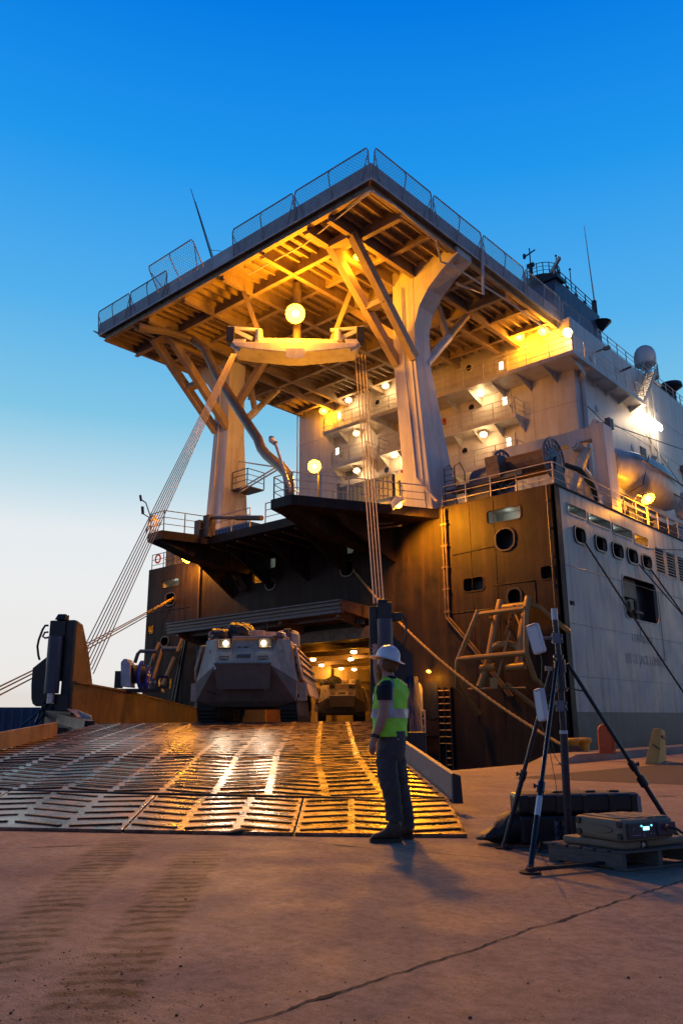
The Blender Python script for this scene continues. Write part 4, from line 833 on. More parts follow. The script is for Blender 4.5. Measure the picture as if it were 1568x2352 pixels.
for s_ in (-1, 1):
    g = G(); e_ = 3.0*s_
    g.bar(B(e_*.75, .3, 20.4), B(e_*1.15, .3, 21.0), .12, .2); g.bar(B(e_*.6, .3, 20.9), B(e_*1.18, .3, 21.05), .12, .16)
    g.prism([B(e_*.85, .6, 20.2), B(e_*1.05, .6, 20.2), B(e_*1.12, .6, 19.8), B(e_*.95, .6, 19.5)], bn*.1); g.build('strut', white, crane)
    g = G(); g.box(*[(min(a_, b_), min(c_, d_), z_) for (a_, b_, c_, d_, z_) in ()] or ((0, 0, 0), (0, 0, 0))) if 0 else None
    g.hexa([B(e_*1.12-.2, .15, 20.1), B(e_*1.12+.2, .15, 20.1), B(e_*1.12+.2, .65, 20.1), B(e_*1.12-.2, .65, 20.1)], [B(e_*1.12-.2, .15, 20.95), B(e_*1.12+.2, .15, 20.95), B(e_*1.12+.2, .65, 20.95), B(e_*1.12-.2, .65, 20.95)])
    g.build('sheave_block', blacks, crane, bevel=.03)
def ropes(name, tops, bots, label, n, r=.02, m_=wirem):
    g = G()
    for k in range(n):
        t = k/(n-1); g.tube([tops[0].lerp(tops[1], t), bots[0].lerp(bots[1], t)], r, 5)
    return tag(g.build(name, m_, loc=bots[0]), label, 'hoist ropes', 'hoist rope bundles')
ropes('hoist_rope_bundle', (D(531, 812, 36.4), D(543, 812, 36.6)), (D(192, 1490, 30.0), D(214, 1548, 30.4)), 'left bundle of taut hoist ropes slanting against the pale sky', 7, r=.022)
ropes('hoist_rope_bundle', (D(816, 815, 38.9), D(838, 815, 39.1)), (D(859, 1386, 25.7), D(881, 1386, 25.6)), 'right bundle of hoist ropes dropping to the top of the black ramp post', 4, r=.027)
# rope guide lamp bracket on the port prong
g = G(); a = D(352, 1218, 35); a = P(352, 1222, Z=ZD); 
tpp = thing('rope_guide', 'yellow lashing and small twin lamps on the tip of the left prong', 'bracket', (-35.8, 24.3, ZD))
g.tube([(-35.9, 24.3, ZD), P(345, 1185, Y=24.2), P(335, 1155, Y=24.2), P(325, 1148, Y=24.2)], .035, 6); g.cyl(P(324, 1150, Y=24.2), P(322, 1138, Y=24.2), .07); g.cyl(P(328, 1180, Y=24.2), P(327, 1164, Y=24.2), .08); g.tube([P(328, 1180, Y=24.2), P(345, 1190, Y=24.2)], .03); g.build('arm', blacks, tpp)
g = G()
for k in range(5): g.tube([P(345+k*4, 1222, Y=24.15), P(340+k*7, 1200, Y=24.1), P(360-k*3, 1184, Y=24.15)], .03, 5)
g.build('lashing', yel, tpp)
light('lamp_light', P(350, 1192, Y=23.8), 40, SOD, .1)
# ================================================================== STERN RAMP
rampm = mat('wet_ramp_steel', (.18, .11, .07), .29, metal=.55, var=.6, scale=3.5, bump=.004, bscale=20, rvar=.13, spec=.6)
barm = mat('ramp_tread_bar', (.012, .009, .008), .6, metal=.0, var=.4, scale=12, bump=.004)
ramp = thing('stern_ramp', 'broad steel stern ramp with herringbone tread bars running down to the quay, shining orange', 'ramp', F(-3, 12))
L0 = (F(-6.9, 10.2, .03), F(1.32, 8.96, .03)); L1 = (F(-7.3, 12.55, .17), F(1.40, 10.9, .17)); L2 = (F(-7.1, 16.2, .54), F(1.02, 14.9, .54)); L3 = (F(-7.2, 24.3, 1.12), F(.90, 22.6, 1.14)); L4 = (F(-8.6, 49.4, 1.13), F(1.6, 40.3, 1.13))
def bil(a, b, c, d, u, v): return a.lerp(b, u).lerp(d.lerp(c, u), v)
def plate(g, a, b, c, d, th=.05):
    dn = V((0, 0, -th)); g.hexa([a+dn, b+dn, c+dn, d+dn], [a, b, c, d])
def bars(g, a, b, c, d, nc, nr, w_=.045, h_=.03, tilt=.16, ph=0, jit=.0):
    for i in range(nc):
        sg = 1 if (i+ph) % 2 else -1
        for j in range(nr):
            v0 = (j+.5)/nr; dv = tilt*sg/nr
            j1 = random.uniform(-jit, jit)/nr
            p = bil(a, b, c, d, (i+.08)/nc, v0-dv+j1); q_ = bil(a, b, c, d, (i+.92)/nc, v0+dv+j1)
            g.bar(p+V((0, 0, h_/2)), q_+V((0, 0, h_/2)), w_, h_)
near = [P(-122, 1899, Z=.03), P(282, 1907, Z=.03), P(675, 1914, Z=.03), P(1075, 1918, Z=.03)]; far = [P(22, 1817, Z=.17), P(358, 1827, Z=.17), P(696, 1834, Z=.17), P(1033, 1837, Z=.17)]
near = [near[0]+(near[0]-near[1])]+near; far = [far[0]+(far[0]-far[1])]+far
near = [V((q_.x, q_.y, .035)) for q_ in near]
for k in range(4):
    e_ = (near[k+1]-near[k]).normalized()*.012
    g = G(); a, b, c, d = near[k]+e_, near[k+1]-e_, far[k+1]-e_, far[k]+e_; plate(g, a, b, c, d, .035); fl = g.build('ramp_flap', rampm, ramp, bevel=.006)
    g = G(); bars(g, a, b, c, d, 3, 6, .055, .016, .22, ph=k, jit=.02); g.build('tread_bars', barm, fl)
L1 = (far[0], far[-1])
g = G(); plate(g, L1[0], L1[1], L2[1], L2[0]); o = g.build('ramp_lower_section', rampm, ramp)
g = G(); bars(g, L1[0], L1[1], L2[1], L2[0], 11, 11, .055, .015, .30, jit=.015); g.build('tread_bars', barm, o)
g = G(); plate(g, L2[0], L2[1], L3[1], L3[0]); o = g.build('ramp_middle_section', rampm, ramp)
g = G(); bars(g, L2[0], L2[1], L3[1], L3[0], 11, 22, .06, .0145, .12, jit=.01); g.build('tread_bars', barm, o)
g = G(); plate(g, L3[0], L3[1], F(1.3, 28, 1.13), F(-9.3, 28.5, 1.12), .3); plate(g, F(-9.3, 28.5, 1.12), F(1.3, 28, 1.13), L4[1], L4[0], .5); g.build('ramp_upper_section', rampm, ramp)
g = G(); plate(g, L1[0]+V((0, 0, -.06)), L1[1]+V((0, 0, -.06)), L3[1]+V((0, 0, -.4)), L3[0]+V((0, 0, -.4)), .25); g.build('ramp_underframe', blacks, ramp)
g = G(); g.cyl(L1[0]-V((0, 0, .012)), L1[1]-V((0, 0, .012)), .022, n=8); g.cyl(L2[0]-V((0, 0, .012)), L2[1]-V((0, 0, .012)), .018, n=8); g.build('hinge_pin', barm, ramp, split=True)
# side kerb walls
wl = mat('kerb_grey_steel', (.16, .15, .16), .55, var=.2, scale=6, bump=.003)
def sidewall(pts, m_, name='side_wall', th=.07):
    g = G()
    for (a, ha), (b, hb) in zip(pts[:-1], pts[1:]):
        n_ = (b-a).cross(V((0, 0, 1))).normalized()*th; a0 = a; b0 = b
        g.hexa([a0, b0, b0+n_, a0+n_], [a0+V((0, 0, ha)), b0+V((0, 0, hb)), b0+n_+V((0, 0, hb)), a0+n_+V((0, 0, ha))])
    return g.build(name, m_, ramp)
a1 = L1[1]+V((.02, .02, -.05)); sidewall([(a1, .36), (L2[1]+V((.02, .02, -.05)), .34), (F(.96, 19.5, .82), .3)], wl)
g = G(); g.box((0, 0, 0), (0, 0, 0)); g = G(); q_ = a1+RT*.02; g.hexa([q_, q_+RT*.12, q_+RT*.12+FW*.1, q_+FW*.1], [q_+V((0, 0, .37)), q_+RT*.1+V((0, 0, .34)), q_+RT*.1+FW*.1+V((0, 0, .34)), q_+FW*.1+V((0, 0, .37))]); g.build('wall_end_cap', blacks, ramp)
ya = P(143, 1682, Z=.86); dd = D(143, 1682, 20.4)
sidewall([(F(-7.1, 15.2, .50), .36), (F(-7.06, 20.3, .83), .34)], ochre)
# lifting posts with cylinders, one each side
def vbox(g, lat0, lat1, d0, d1, z0, z1): return g.hexa([F(lat0, d0, z0), F(lat1, d0, z0), F(lat1, d1, z0), F(lat0, d1, z0)], [F(lat0, d0, z1), F(lat1, d0, z1), F(lat1, d1, z1), F(lat0, d1, z1)])
def zz(y, d): return D(784, y, d).z
# left post
dL = 28.0; X2 = lambda x, d=dL: (D(x, 1500, d)).dot(RT)
g = G(); vbox(g, X2(146), X2(167), dL, dL+.25, .5, zz(1420, dL)); vbox(g, X2(111), X2(146), dL+.1, dL+.3, zz(1560, dL), zz(1420, dL)); vbox(g, X2(111), X2(147), dL-.1, dL+.3, zz(1458, dL), zz(1422, dL)); g.hexa([F(X2(122), dL-.15, zz(1420, dL)), F(X2(146), dL-.15, zz(1420, dL)), F(X2(146), dL+.3, zz(1420, dL)), F(X2(122), dL+.3, zz(1420, dL))], [F(X2(128), dL-.1, zz(1407, dL)), F(X2(146), dL-.1, zz(1407, dL)), F(X2(146), dL+.3, zz(1407, dL)), F(X2(128), dL+.3, zz(1407, dL))])
vbox(g, X2(110), X2(134), dL-.1, dL+.3, .4, zz(1612, dL)); vbox(g, X2(134), X2(167), dL-.05, dL+.25, .6, zz(1590, dL))
po = g.build('lifting_post', blacks, ramp, bevel=.02)
g = G(); c_ = F(X2(130), dL-.2, 0); g.cyl(c_+V((0, 0, zz(1589, dL))), c_+V((0, 0, zz(1459, dL))), .25, n=22); g.build('cylinder', bluecyl, po, smooth=True)
g = G(); g.cyl(c_+V((0, 0, zz(1612, dL))), c_+V((0, 0, zz(1589, dL))), .13, n=14); g.build('piston_rod', mat('chrome_rod', (.3, .33, .4), .2, metal=.8), po, smooth=True)
g = G(); q_ = [(77, 1530), (77, 1568), (80, 1600), (84, 1612), (92, 1618), (104, 1617), (114, 1605), (118, 1590), (118, 1495)]; g.prism([F(X2(x), dL+.05, zz(y, dL)) for x, y in q_], FW*.35); g.build('side_plate', blacks, po)
g = G(); g.tube([D(111, 1437, dL-.1), D(104, 1437, dL-.1), D(98, 1446, dL-.1), D(89, 1470, dL-.1), D(86, 1485, dL-.1), D(88, 1505, dL-.1), D(91, 1516, dL-.1)], .04, 7); g.tube([D(111, 1452, dL-.1), D(103, 1453, dL-.1), D(98, 1462, dL-.1), D(104, 1466, dL-.1), D(113, 1464, dL-.1)], .035, 7); g.build('hydraulic_hose', blacks, po, smooth=True, split=True)
g = G(); lt_ = -9.26; g.prism([F(lt_, 28.0, zz(1422, 28)), F(lt_, 28.65, zz(1431, 28.6)), F(lt_, 29.6, zz(1500, 29.6)), F(lt_, 30.3, zz(1570, 30.3)), F(lt_, 28.0, zz(1575, 28))], RT*-.08); g.build('post_web', ochre, po)
g = G(); k_ = D(167, 1562, 28.0); m_ = D(460, 1627, 48.5); g.prism([F(-9.22, 28.0, zz(1562, 28)), F(-9.1, 34.5, zz(1584, 34.5)), F(-8.9, 40, zz(1605, 40)), F(-8.6, 49.0, zz(1625, 49)), F(-8.6, 49.0, 1.0), F(-9.22, 30.5, 1.1), F(-9.22, 28.0, zz(1622, 28))], RT*-.1); g.build('bulwark', ochre, ramp)
g = G(); g.bar(F(-9.2, 28.0, zz(1563, 28)), F(-9.1, 34.5, zz(1585, 34.5)), .16, .07); g.bar(F(-9.1, 34.5, zz(1585, 34.5)), F(-8.6, 49, zz(1626, 49)), .16, .07); g.build('bulwark_cap', ochre, ramp, split=True)
g = G(); g.prism([D(153, 1628, 26.5), D(175, 1630, 26.3), D(209, 1645, 25.5), D(209, 1662, 25.5), D(200, 1672, 25.2), D(170, 1640, 26)], FW*.1); g.build('link_plate', mat('worn_grey_plate', (.3, .3, .32), .4, var=.4, scale=8), ramp)
g = G(); g.bar(D(140, 1650, 27), D(205, 1668, 24.6), .3, .3); g.bar(D(112, 1650, 27.6), D(170, 1655, 26.6), .3, .5); g.build('hinge_beam', blacks, ramp, split=True)
# right post
dR = 25.0; X3 = lambda x, d=dR: (D(x, 1500, d)).dot(RT)
g = G(); vbox(g, X3(849), X3(868), dR, dR+.3, .6, zz(1393, dR)); vbox(g, X3(868), X3(895), dR+.15, dR+.35, .6, zz(1420, dR)); vbox(g, X3(868), X3(902), dR-.15, dR+.3, zz(1425, dR), zz(1385, dR)); vbox(g, X3(870), X3(892), dR-.1, dR+.3, zz(1385, dR), zz(1378, dR)); vbox(g, X3(902), X3(926), dR, dR+.3, zz(1426, dR), zz(1407, dR))
pr = g.build('lifting_post', blacks, ramp, bevel=.02)
g = G(); c_ = F(X3(884), dR-.2, 0); g.cyl(c_+V((0, 0, zz(1590, dR))), c_+V((0, 0, zz(1425, dR))), .245, n=22); g.build('cylinder', bluecyl, pr, smooth=True)
g = G(); g.prism([F(X3(x), dR+.2, zz(y, dR)) for x, y in ((895, 1455), (906, 1460), (949, 1505), (949, 1560), (944, 1585), (895, 1590))], FW*.35); vbox(g, X3(868), X3(940), dR+.1, dR+.5, .3, zz(1590, dR)); g.build('side_plate', blacks, pr)
g = G(); g.tube([D(926, 1412, dR), D(932, 1430, dR), D(933, 1450, dR), D(928, 1480, dR), D(919, 1510, dR), D(918, 1530, dR)], .035, 7); g.build('hydraulic_hose', blacks, pr, smooth=True, split=True)
g = G()
for k in range(6): g.tube([D(934+k*4.5, 1556, dR+.2), D(944+k*5, 1682, 22.5)], .045 if k % 2 else .03, 6)
g.build('steel_cable', bluecyl, ramp, split=True)
g = G(); vbox(g, D(937, 1700, 21.5).dot(RT), D(979, 1700, 21.5).dot(RT), 21.5, 23, -.4, zz(1683, 21.5)); g.build('counterweight_box', blacks, ramp, bevel=.03)
g = G(); g.tube([D(833, 1560, 27.5), D(838, 1595, 27.3), D(846, 1560, 27.3), D(848, 1530, 27.2)], .12, 8)
# rolled rubber pads at the toe
padm = mat('rubber_pad', (.03, .035, .025), .75, var=.3, scale=10, bump=.004)
for (x, y, l_, r_, lbl) in ((205, 1906, .30, .022, 'folded rubber pad at the far left of the ramp toe'), (262, 1911, .27, .014, 'flat rubber pad just right of the folded one at the ramp toe'), (482, 1914, .25, .010, 'thin dark pad under the middle flap of the ramp'), (545, 1917, .34, .02, 'green black pad with a rolled end below the middle ramp seam')):
    p_ = P(x, y, Z=0); g = G(); u_ = RT
    rings = []
    for k in range(9):
        t = k/8; c_ = p_+u_*l_*(t-.5); wd = .07*(1+.25*math.sin(7*t+x)); th = r_*(1+.4*math.sin(5*t+x))
        rings.append([c_+FW*(wd*math.cos(a_*math.pi/6))+V((0, 0, th*(1+math.sin(a_*math.pi/6))+.002)) for a_ in range(12)])
    g.loft(rings); tag(g.build('rubber_pad', padm, loc=p_, smooth=True), lbl, 'rubber pad', 'rubber pads at the ramp toe')
# hose reel on the bulwark
rl = thing('cable_reel', 'white and blue hose reel standing on the ochre ramp bulwark', 'reel', D(300, 1578, 34.6))
g = G(); g.prism([D(x, y, 34.4) for x, y in ((277, 1577), (298, 1579), (298, 1524), (290, 1513), (283, 1514), (277, 1522))], FW*.9); g.build('end_box', mat('reel_white', (.62, .6, .6), .4), rl, bevel=.02)
g = G(); g.cyl(D(298, 1549, 34.8), D(326, 1549, 35.2), .4, n=20); g.build('drum', blacks, rl)
g = G(); a = D(325, 1551, 35.2); wheel(g, a, .56, ax=RT, spokes=6, tk=.1); a = D(340, 1558, 35.5); wheel(g, a, .5, ax=RT, spokes=6, tk=.09); g.build('flange_wheel', mat('reel_blue', (.05, .09, .45), .35), rl)
g = G(); vbox(g, D(263, 1560, 34.4).dot(RT), D(276, 1560, 34.4).dot(RT), 34.4, 34.9, zz(1577, 34.4), zz(1538, 34.4)); vbox(g, D(277, 1560, 34.4).dot(RT), D(372, 1560, 34.4).dot(RT), 34.3, 35.0, zz(1587, 34.4), zz(1579, 34.4)); g.build('base', blacks, rl)
g = G(); fr = [D(358, 1582, 37), D(388, 1582, 37), D(390, 1560, 37), D(384, 1552, 37), D(360, 1552, 37)]; inn = [a_.lerp(D(373, 1567, 37), .35) for a_ in fr]; g.ring(fr, inn, FW*.4); tag(g.build('chock', blacks, loc=fr[0]), 'open black steel chock standing on the ramp bulwark left of the armoured vehicle', 'chock')
# ================================================================== FENDER FRAMES ON THE TRANSOM
gold = mat('fender_frame_brown', (.34, .215, .07), .36, var=.18, scale=2, bump=.002)
YW = YS-.02
ff = thing('fender_frame', 'brown tubular folding fender frame with a hanging chain on the right of the stern', 'fender frame', (-17.6, 29.6, 4.0))
Q_ = lambda x, y, o: P(x, y, Y=YS-o)
g = G()
g.tube([Q_(1150, 1380, .5), Q_(1136, 1440, .9), Q_(1120, 1530, 1.3), Q_(1102, 1578, 1.4)], .18, 10); g.tube([Q_(1214, 1372, .5), Q_(1200, 1440, .9), Q_(1190, 1525, 1.3)], .18, 10); g.build('main_tube', gold, ff, smooth=True, split=True)
g = G()
g.tube([Q_(1156, 1397, .6), Q_(1212, 1390, .6)], .165, 10); g.tube([Q_(1130, 1490, 1.1), Q_(1145, 1482, 1.1), Q_(1170, 1480, 1.1), Q_(1196, 1490, 1.1)], .165, 10); g.tube([Q_(1105, 1536, 1.4), Q_(1138, 1532, 1.4)], .165, 10); g.tube([Q_(1164, 1534, 1.4), Q_(1205, 1530, 1.4)], .165, 10); g.build('cross_tube', gold, ff, smooth=True, split=True)
g = G()
g.tube([Q_(1095, 1412, 1.5), Q_(1205, 1398, 1.5), Q_(1208, 1400, 1.5), Q_(1207, 1500, 1.7), Q_(1228, 1560, 1.2), Q_(1250, 1580, .4)], .115, 9); g.tube([Q_(1095, 1412, 1.5), Q_(1098, 1403, 1.5), Q_(1050, 1520, 2.0), Q_(1049, 1575, 1.5), Q_(1100, 1640, .2)], .115, 9); g.tube([Q_(1050, 1515, 2.0), Q_(1207, 1500, 1.8)], .115, 9); g.tube([Q_(1100, 1403, 1.5), Q_(1138, 1402, .2)], .05, 7); g.tube([Q_(1213, 1386, .6), Q_(1240, 1396, .3), Q_(1307, 1452, .05)], .11, 8); g.tube([Q_(1125, 1418, 1.2), Q_(1140, 1434, .3)], .06, 7)
g.tube([Q_(1160, 1570, .8), Q_(1230, 1625, .15)], .1, 7); g.tube([Q_(1180, 1400, .5), Q_(1207, 1470, 1.0)], .06, 6)
g.build('guard_pipe', gold, ff, smooth=True, split=True)
g = G(); g.bar(Q_(1170, 1450, 1.3), Q_(1142, 1555, 1.6), .22, .1); g.hexa([Q_(1124, 1557, 1.9), Q_(1144, 1557, 1.9), Q_(1144, 1557, 1.5), Q_(1124, 1557, 1.5)], [Q_(1125, 1582, 1.9), Q_(1142, 1582, 1.9), Q_(1142, 1582, 1.5), Q_(1125, 1582, 1.5)][::1]); g.tube([Q_(1075, 1583, 1.5), Q_(1207, 1580, 1.5)], .045, 7); g.build('pendulum', gold, ff)
g = G()
for k in range(7):
    a = Q_(1181-k*2.6, 1391+k*9.5, 1.0); b = Q_(1181-(k+1)*2.6-.5, 1391+(k+1)*9.5+2, 1.0); m_ = (a+b)/2; d = (b-a).normalized(); s_ = V((1, 0, 0)) if k % 2 else V((0, 1, 0)); L_ = (b-a).length*.62; wd = .07
    pts = [m_+d*L_*math.cos(t*math.pi/6)+s_*wd*math.sin(t*math.pi/6) for t in range(13)]; g.tube(pts, .028, 5)
g.build('chain', brown, ff)
f2 = thing('fender_frame', 'smaller tubular fender frame on the left of the stern, above the hose reel', 'fender frame', (-43, 29.6, 4.0))
g = G()
g.tube([Q_(366, 1476, .5), Q_(352, 1510, .8), Q_(336, 1563, 1.3)], .1, 8); g.tube([Q_(373, 1490, .6), Q_(352, 1560, 1.4)], .1, 8); g.tube([Q_(419, 1468, .4), Q_(408, 1498, .7)], .13, 8); g.tube([Q_(402, 1510, .8), Q_(375, 1575, 1.3)], .16, 8); g.build('main_tube', gold, f2, smooth=True, split=True)
g = G(); g.tube([Q_(374, 1490, .6), Q_(420, 1490, .5)], .13, 8); g.tube([Q_(310, 1522, 1.5), Q_(316, 1503, 1.5), Q_(322, 1496, 1.4), Q_(362, 1496, .9)], .12, 8); g.tube([Q_(355, 1568, 1.2), Q_(372, 1572, 1.2)], .12, 8); g.build('cross_tube', darkrail, f2, smooth=True, split=True)
# rung ladder let into the transom, light from above put into the rung colour
ldm = mat('ladder_rung_lit_yellow', (.85, .50, .12), .45)
xa, xb = -21.62, -21.0
lg = thing('hull_ladder', 'recessed rung ladder with yellow rungs brightened as if lit on the black stern right of the person', 'ladder', (-21.3, YS, -.5))
g = G()
z = 2.45
while z > .0:
    for x0_, x1_ in ((xa, (xa+xb)/2-.02), ((xa+xb)/2+.02, xb)): g.box((x0_, YS-.16, z), (x1_, YS-.06, z+.035))
    z -= .29
z -= .05
while z > -1.3: g.box((-21.28, YS-.16, z), (-21.08, YS-.06, z+.035)); z -= .29
g.build('rungs', ldm, lg)
g = G(); g.box((xa-.06, YS-.18, -1.4), (xa-.02, YS-.003, 2.6)); g.box((xb+.02, YS-.18, -1.4), (xb+.06, YS-.003, 2.6)); g.box(((xa+xb)/2-.018, YS-.17, -1.4), ((xa+xb)/2+.018, YS-.003, 2.6)); g.build('stringer', blacks, lg, split=True)
# side platform with white rails and an open oval door
pf = thing('pilot_platform', 'small platform with white rails beside the open oval door in the stern', 'platform', (-23, 30.2, .4))
g = G(); g.box((-24.8, 29.9, .35), (-21.75, YS-.16, .5)); g.build('platform_deck', blacks, pf)
rail([(-24.7, 29.95, .5), (-22.9, 29.95, .5), (-22.4, 30.8, .5)], 1.1, .8, .03).build('platform_rail', railm, pf)
g = G(); c_ = V((-22.72, YS-.55, 2.05)); a_ = V((.35, .94, 0)); g.prism(rrect(c_, a_, (0, 0, 1), .85, 1.75, .38, 6), (.06, -.02, 0)); tag(g.build('open_door', mat('door_cream', (.52, .47, .38), .45), ship), None, None)
g = G(); g.prism(rrect((-22.1, YS-.02, 2.05), (1, 0, 0), (0, 0, 1), .8, 1.7, .36, 6), (0, .015, 0)); g.build('doorway', blacks, ship)
p_ = P(984, 1543, Y=YS-.3); flood(p_, (.2, -.6, -1), 60, SOD, 'small bulkhead lamp above the oval door in the stern', r=.1, glow=3, mount='wall')
# ================================================================== MOORING ROPES
def rope(name, pts, r, m_, label, sag=0., group=None, twist=True):
    pts = [V(p) for p in pts]; L_ = []
    for a, b in zip(pts[:-1], pts[1:]):
        n_ = max(6, int((b-a).length/.5))
        for i in range(n_): t = i/n_; q_ = a.lerp(b, t); q_ = q_-V((0, 0, sag*4*t*(1-t))); L_.append(q_)
    L_.append(pts[-1]); g = G()
    if twist:   # three strands laid together
        fine = []
        for a, b in zip(L_[:-1], L_[1:]):
            n_ = max(1, int((b-a).length/(r*2.2)))
            fine += [a.lerp(b, i/n_) for i in range(n_)]
        fine.append(L_[-1]); ax = (fine[-1]-fine[0]).normalized(); s1 = ax.cross(V((0, 0, 1))).normalized(); s2 = ax.cross(s1)
        for k in range(3):
            g.tube([p+(s1*math.cos(i*.8+k*2.094)+s2*math.sin(i*.8+k*2.094))*r*.5 for i, p in enumerate(fine)], r*.58, 5)
    else: g.tube(L_, r, 6)
    return tag(g.build(name, m_, loc=pts[-1], smooth=True), label, 'rope', group)
R1 = P(812, 1310, Y=YS-.1); bolA = P(1322, 1738, Z=0)
rope('mooring_rope', [R1, P(1298, 1716, X=-12.0)], .055, ropey, 'thick yellow mooring rope running down across the stern to the quay bollards', .75)
rope('mooring_rope', [P(1340, 1241, X=XS), P(1760, 1870, X=-11.3)], .045, roped, 'dark brown mooring rope from the first fairlead, slanting across the hull lettering', .15)
rope('mooring_rope', [P(1461, 1290, X=XS), P(1800, 1660, X=-12)], .035, blacks, 'thin dark mooring rope from the fourth side fairlead', .2)
rope('mooring_rope', [P(1487, 1298, X=XS), P(1900, 1850, X=-12)], .045, roped, 'brown mooring rope from the rearmost of the five side fairleads', .2)
rope('mooring_rope', [P(1389, 1257, X=XS-.1), P(1720, 1268, X=-14.9)], .02, blacks, 'thin black line running level past the side fairleads', 0, twist=False)
for k, (x1_, y1_, x2_, y2_) in enumerate(((398, 1372, -260, 1700), (399, 1374, -260, 1712), (396, 1380, -260, 1728))):
    rope('mooring_rope', [P(x1_, y1_, Y=YS-.05), D(x2_, y2_, 22)], .028, ropey, ('uppermost', 'middle', 'lowest')[k]+' of the three yellow mooring ropes leaving the left stern fairlead', .15, twist=False)
for k, (a, b) in enumerate((((131, 1600), (50, 1668)), ((134, 1608), (78, 1668)), ((100, 1617), (82, 1660)))):
    rope('slack_line', [D(*a, 28.2), D(*b, 27.0)], .035, blacks, ('long', 'middle', 'short')[k]+' black line hanging slack under the left ramp post', .0, twist=False)
# ================================================================== QUAY FURNITURE
def bollard(x, y, lbl):
    p_ = P(x, y, Z=.004); t = thing('mooring_bollard', lbl, 'bollard', p_, 'twin yellow bollards')
    prof = [(.20, 0), (.18, .05), (.16, .12), (.155, .32), (.19, .40), (.24, .44), (.25, .50), (.22, .54), (.02, .55)]
    g = G(); g.loft([[p_+V((r_*math.cos(k*math.pi/10), r_*math.sin(k*math.pi/10), h_+.06)) for k in range(20)] for r_, h_ in prof]); g.build('post', yel, t, smooth=True)
    g = G(); g.prism([p_+V((math.cos(k*math.pi/4+.39)*.36, math.sin(k*math.pi/4+.39)*.36, 0)) for k in range(8)], (0, 0, .06)); g.build('base_plate', yel, t)
bollard(1316, 1744, 'left yellow bollard of the pair, with the mooring rope turns around it'); bollard(1343, 1743, 'right yellow bollard of the pair')
p_ = P(1316, 1744, Z=.004); g = G()
for k in range(5): g.tube([p_+V((math.cos(t*math.pi/8)*(.22+.02*(k % 2)), math.sin(t*math.pi/8)*.22, .16+k*.05)) for t in range(17)], .035, 6)
g.tube([p_+V((.2, .05, .2)), p_+V((.5, .25, .04)), p_+V((.8, .5, .04)), p_+V((.45, .55, .04)), p_+V((.1, .3, .05))], .035, 6)
tag(g.build('rope_turns', roped, loc=p_, smooth=True), 'turns of brown mooring rope wound round the left yellow bollard', 'rope')
p_ = P(1394, 1732, Z=.2); t = thing('life_ring_stand', 'orange rounded board standing on the quay curb behind the tripod', 'board', p_)
g = G(); q_ = [p_+V((-.25, 0, 0))+RT*0]; w_ = .2; arc = [p_+RT*(w_*math.cos(k*math.pi/10))+V((0, 0, .62+w_*math.sin(k*math.pi/10))) for k in range(11)]; g.prism([p_+RT*w_]+arc+[p_-RT*w_], FW*.12); g.build('board', mat('orange_board', (.30, .085, .03), .55, var=.25, scale=8), t, bevel=.01)
g = G(); g.prism([p_+RT*.2+V((0, 0, 0))-FW*.01, p_+RT*.24-FW*.01+V((0, 0, .0)), p_+RT*.24-FW*.01+V((0, 0, .5)), p_+RT*.2-FW*.01+V((0, 0, .5))], -FW*.03); g.build('edge', mat('orange_board', (.42, .10, .03)), t)
a = P(1480, 1756, Z=.004); b = P(1512, 1752, Z=.004); c = P(1530, 1748, Z=.004)
ys = thing('yellow_stand', 'yellow wedge shaped steel stand on the quay at the right', 'stand', a)
dY = a.dot(FW); t0 = D(1500, 1673, dY); t1 = D(1518, 1674, dY); t2 = D(1527, 1680, dY+.5); b = D(1512, 1753, dY); b.z = .004; c.z = .004
g = G(); g.hexa([a, b, c, a+(c-b)], [t0, t1, t2, t0+(t2-t1)]); g.build('body', mat('pale_yellow_paint', (.66, .40, .10), .55, var=.15, scale=3), ys, bevel=.012)
g = G(); m0 = a.lerp(t0, .55)-FW*.012; g.bar(m0+RT*.08, m0+RT*.26-V((0, 0, .13)), .02, .03); g.bar(b.lerp(t1, .78)+V((0, 0, 0))-FW*.01+RT*.03, c.lerp(t2, .78)+RT*.02, .04, .05); g.build('stiffener', mat('stand_dark', (.15, .10, .05), .6), ys, split=True)
# far side of the harbour, seen left of the ramp
g = G(); a = D(-700, 1650, 95); b = D(130, 1650, 95)
n_ = FW*12
g.hexa([V((a.x, a.y, -3)), V((b.x, b.y, -3)), V((b.x, b.y, -3))+n_, V((a.x, a.y, -3))+n_], [V((a.x, a.y, 3.25)), V((b.x, b.y, 2.9)), V((b.x, b.y, 2.9))+n_, V((a.x, a.y, 3.25))+n_])
bm_ = g.build('warehouse', mat('far_shed_blue', (.035, .075, .15), .7, var=.25, scale=.25, streak=.4, streakcol=(.08, .14, .2)), loc=(a.x, a.y, 0)); tag(bm_, 'long low blue shed across the water at the far left', 'shed')
ORG[bm_] = V((a.x, a.y, 0)); g = G(); u_ = (b-a).normalized(); u_.z = 0
for k in range(40): q_ = V((a.x, a.y, 0))+u_*(k*1.05)-FW*.08; g.box((q_.x-.12, q_.y-.12, -2), (q_.x+.12, q_.y+.12, 2.75))
g.build('cladding_rib', mat('far_shed_rib', (.07, .12, .2), .6), bm_)
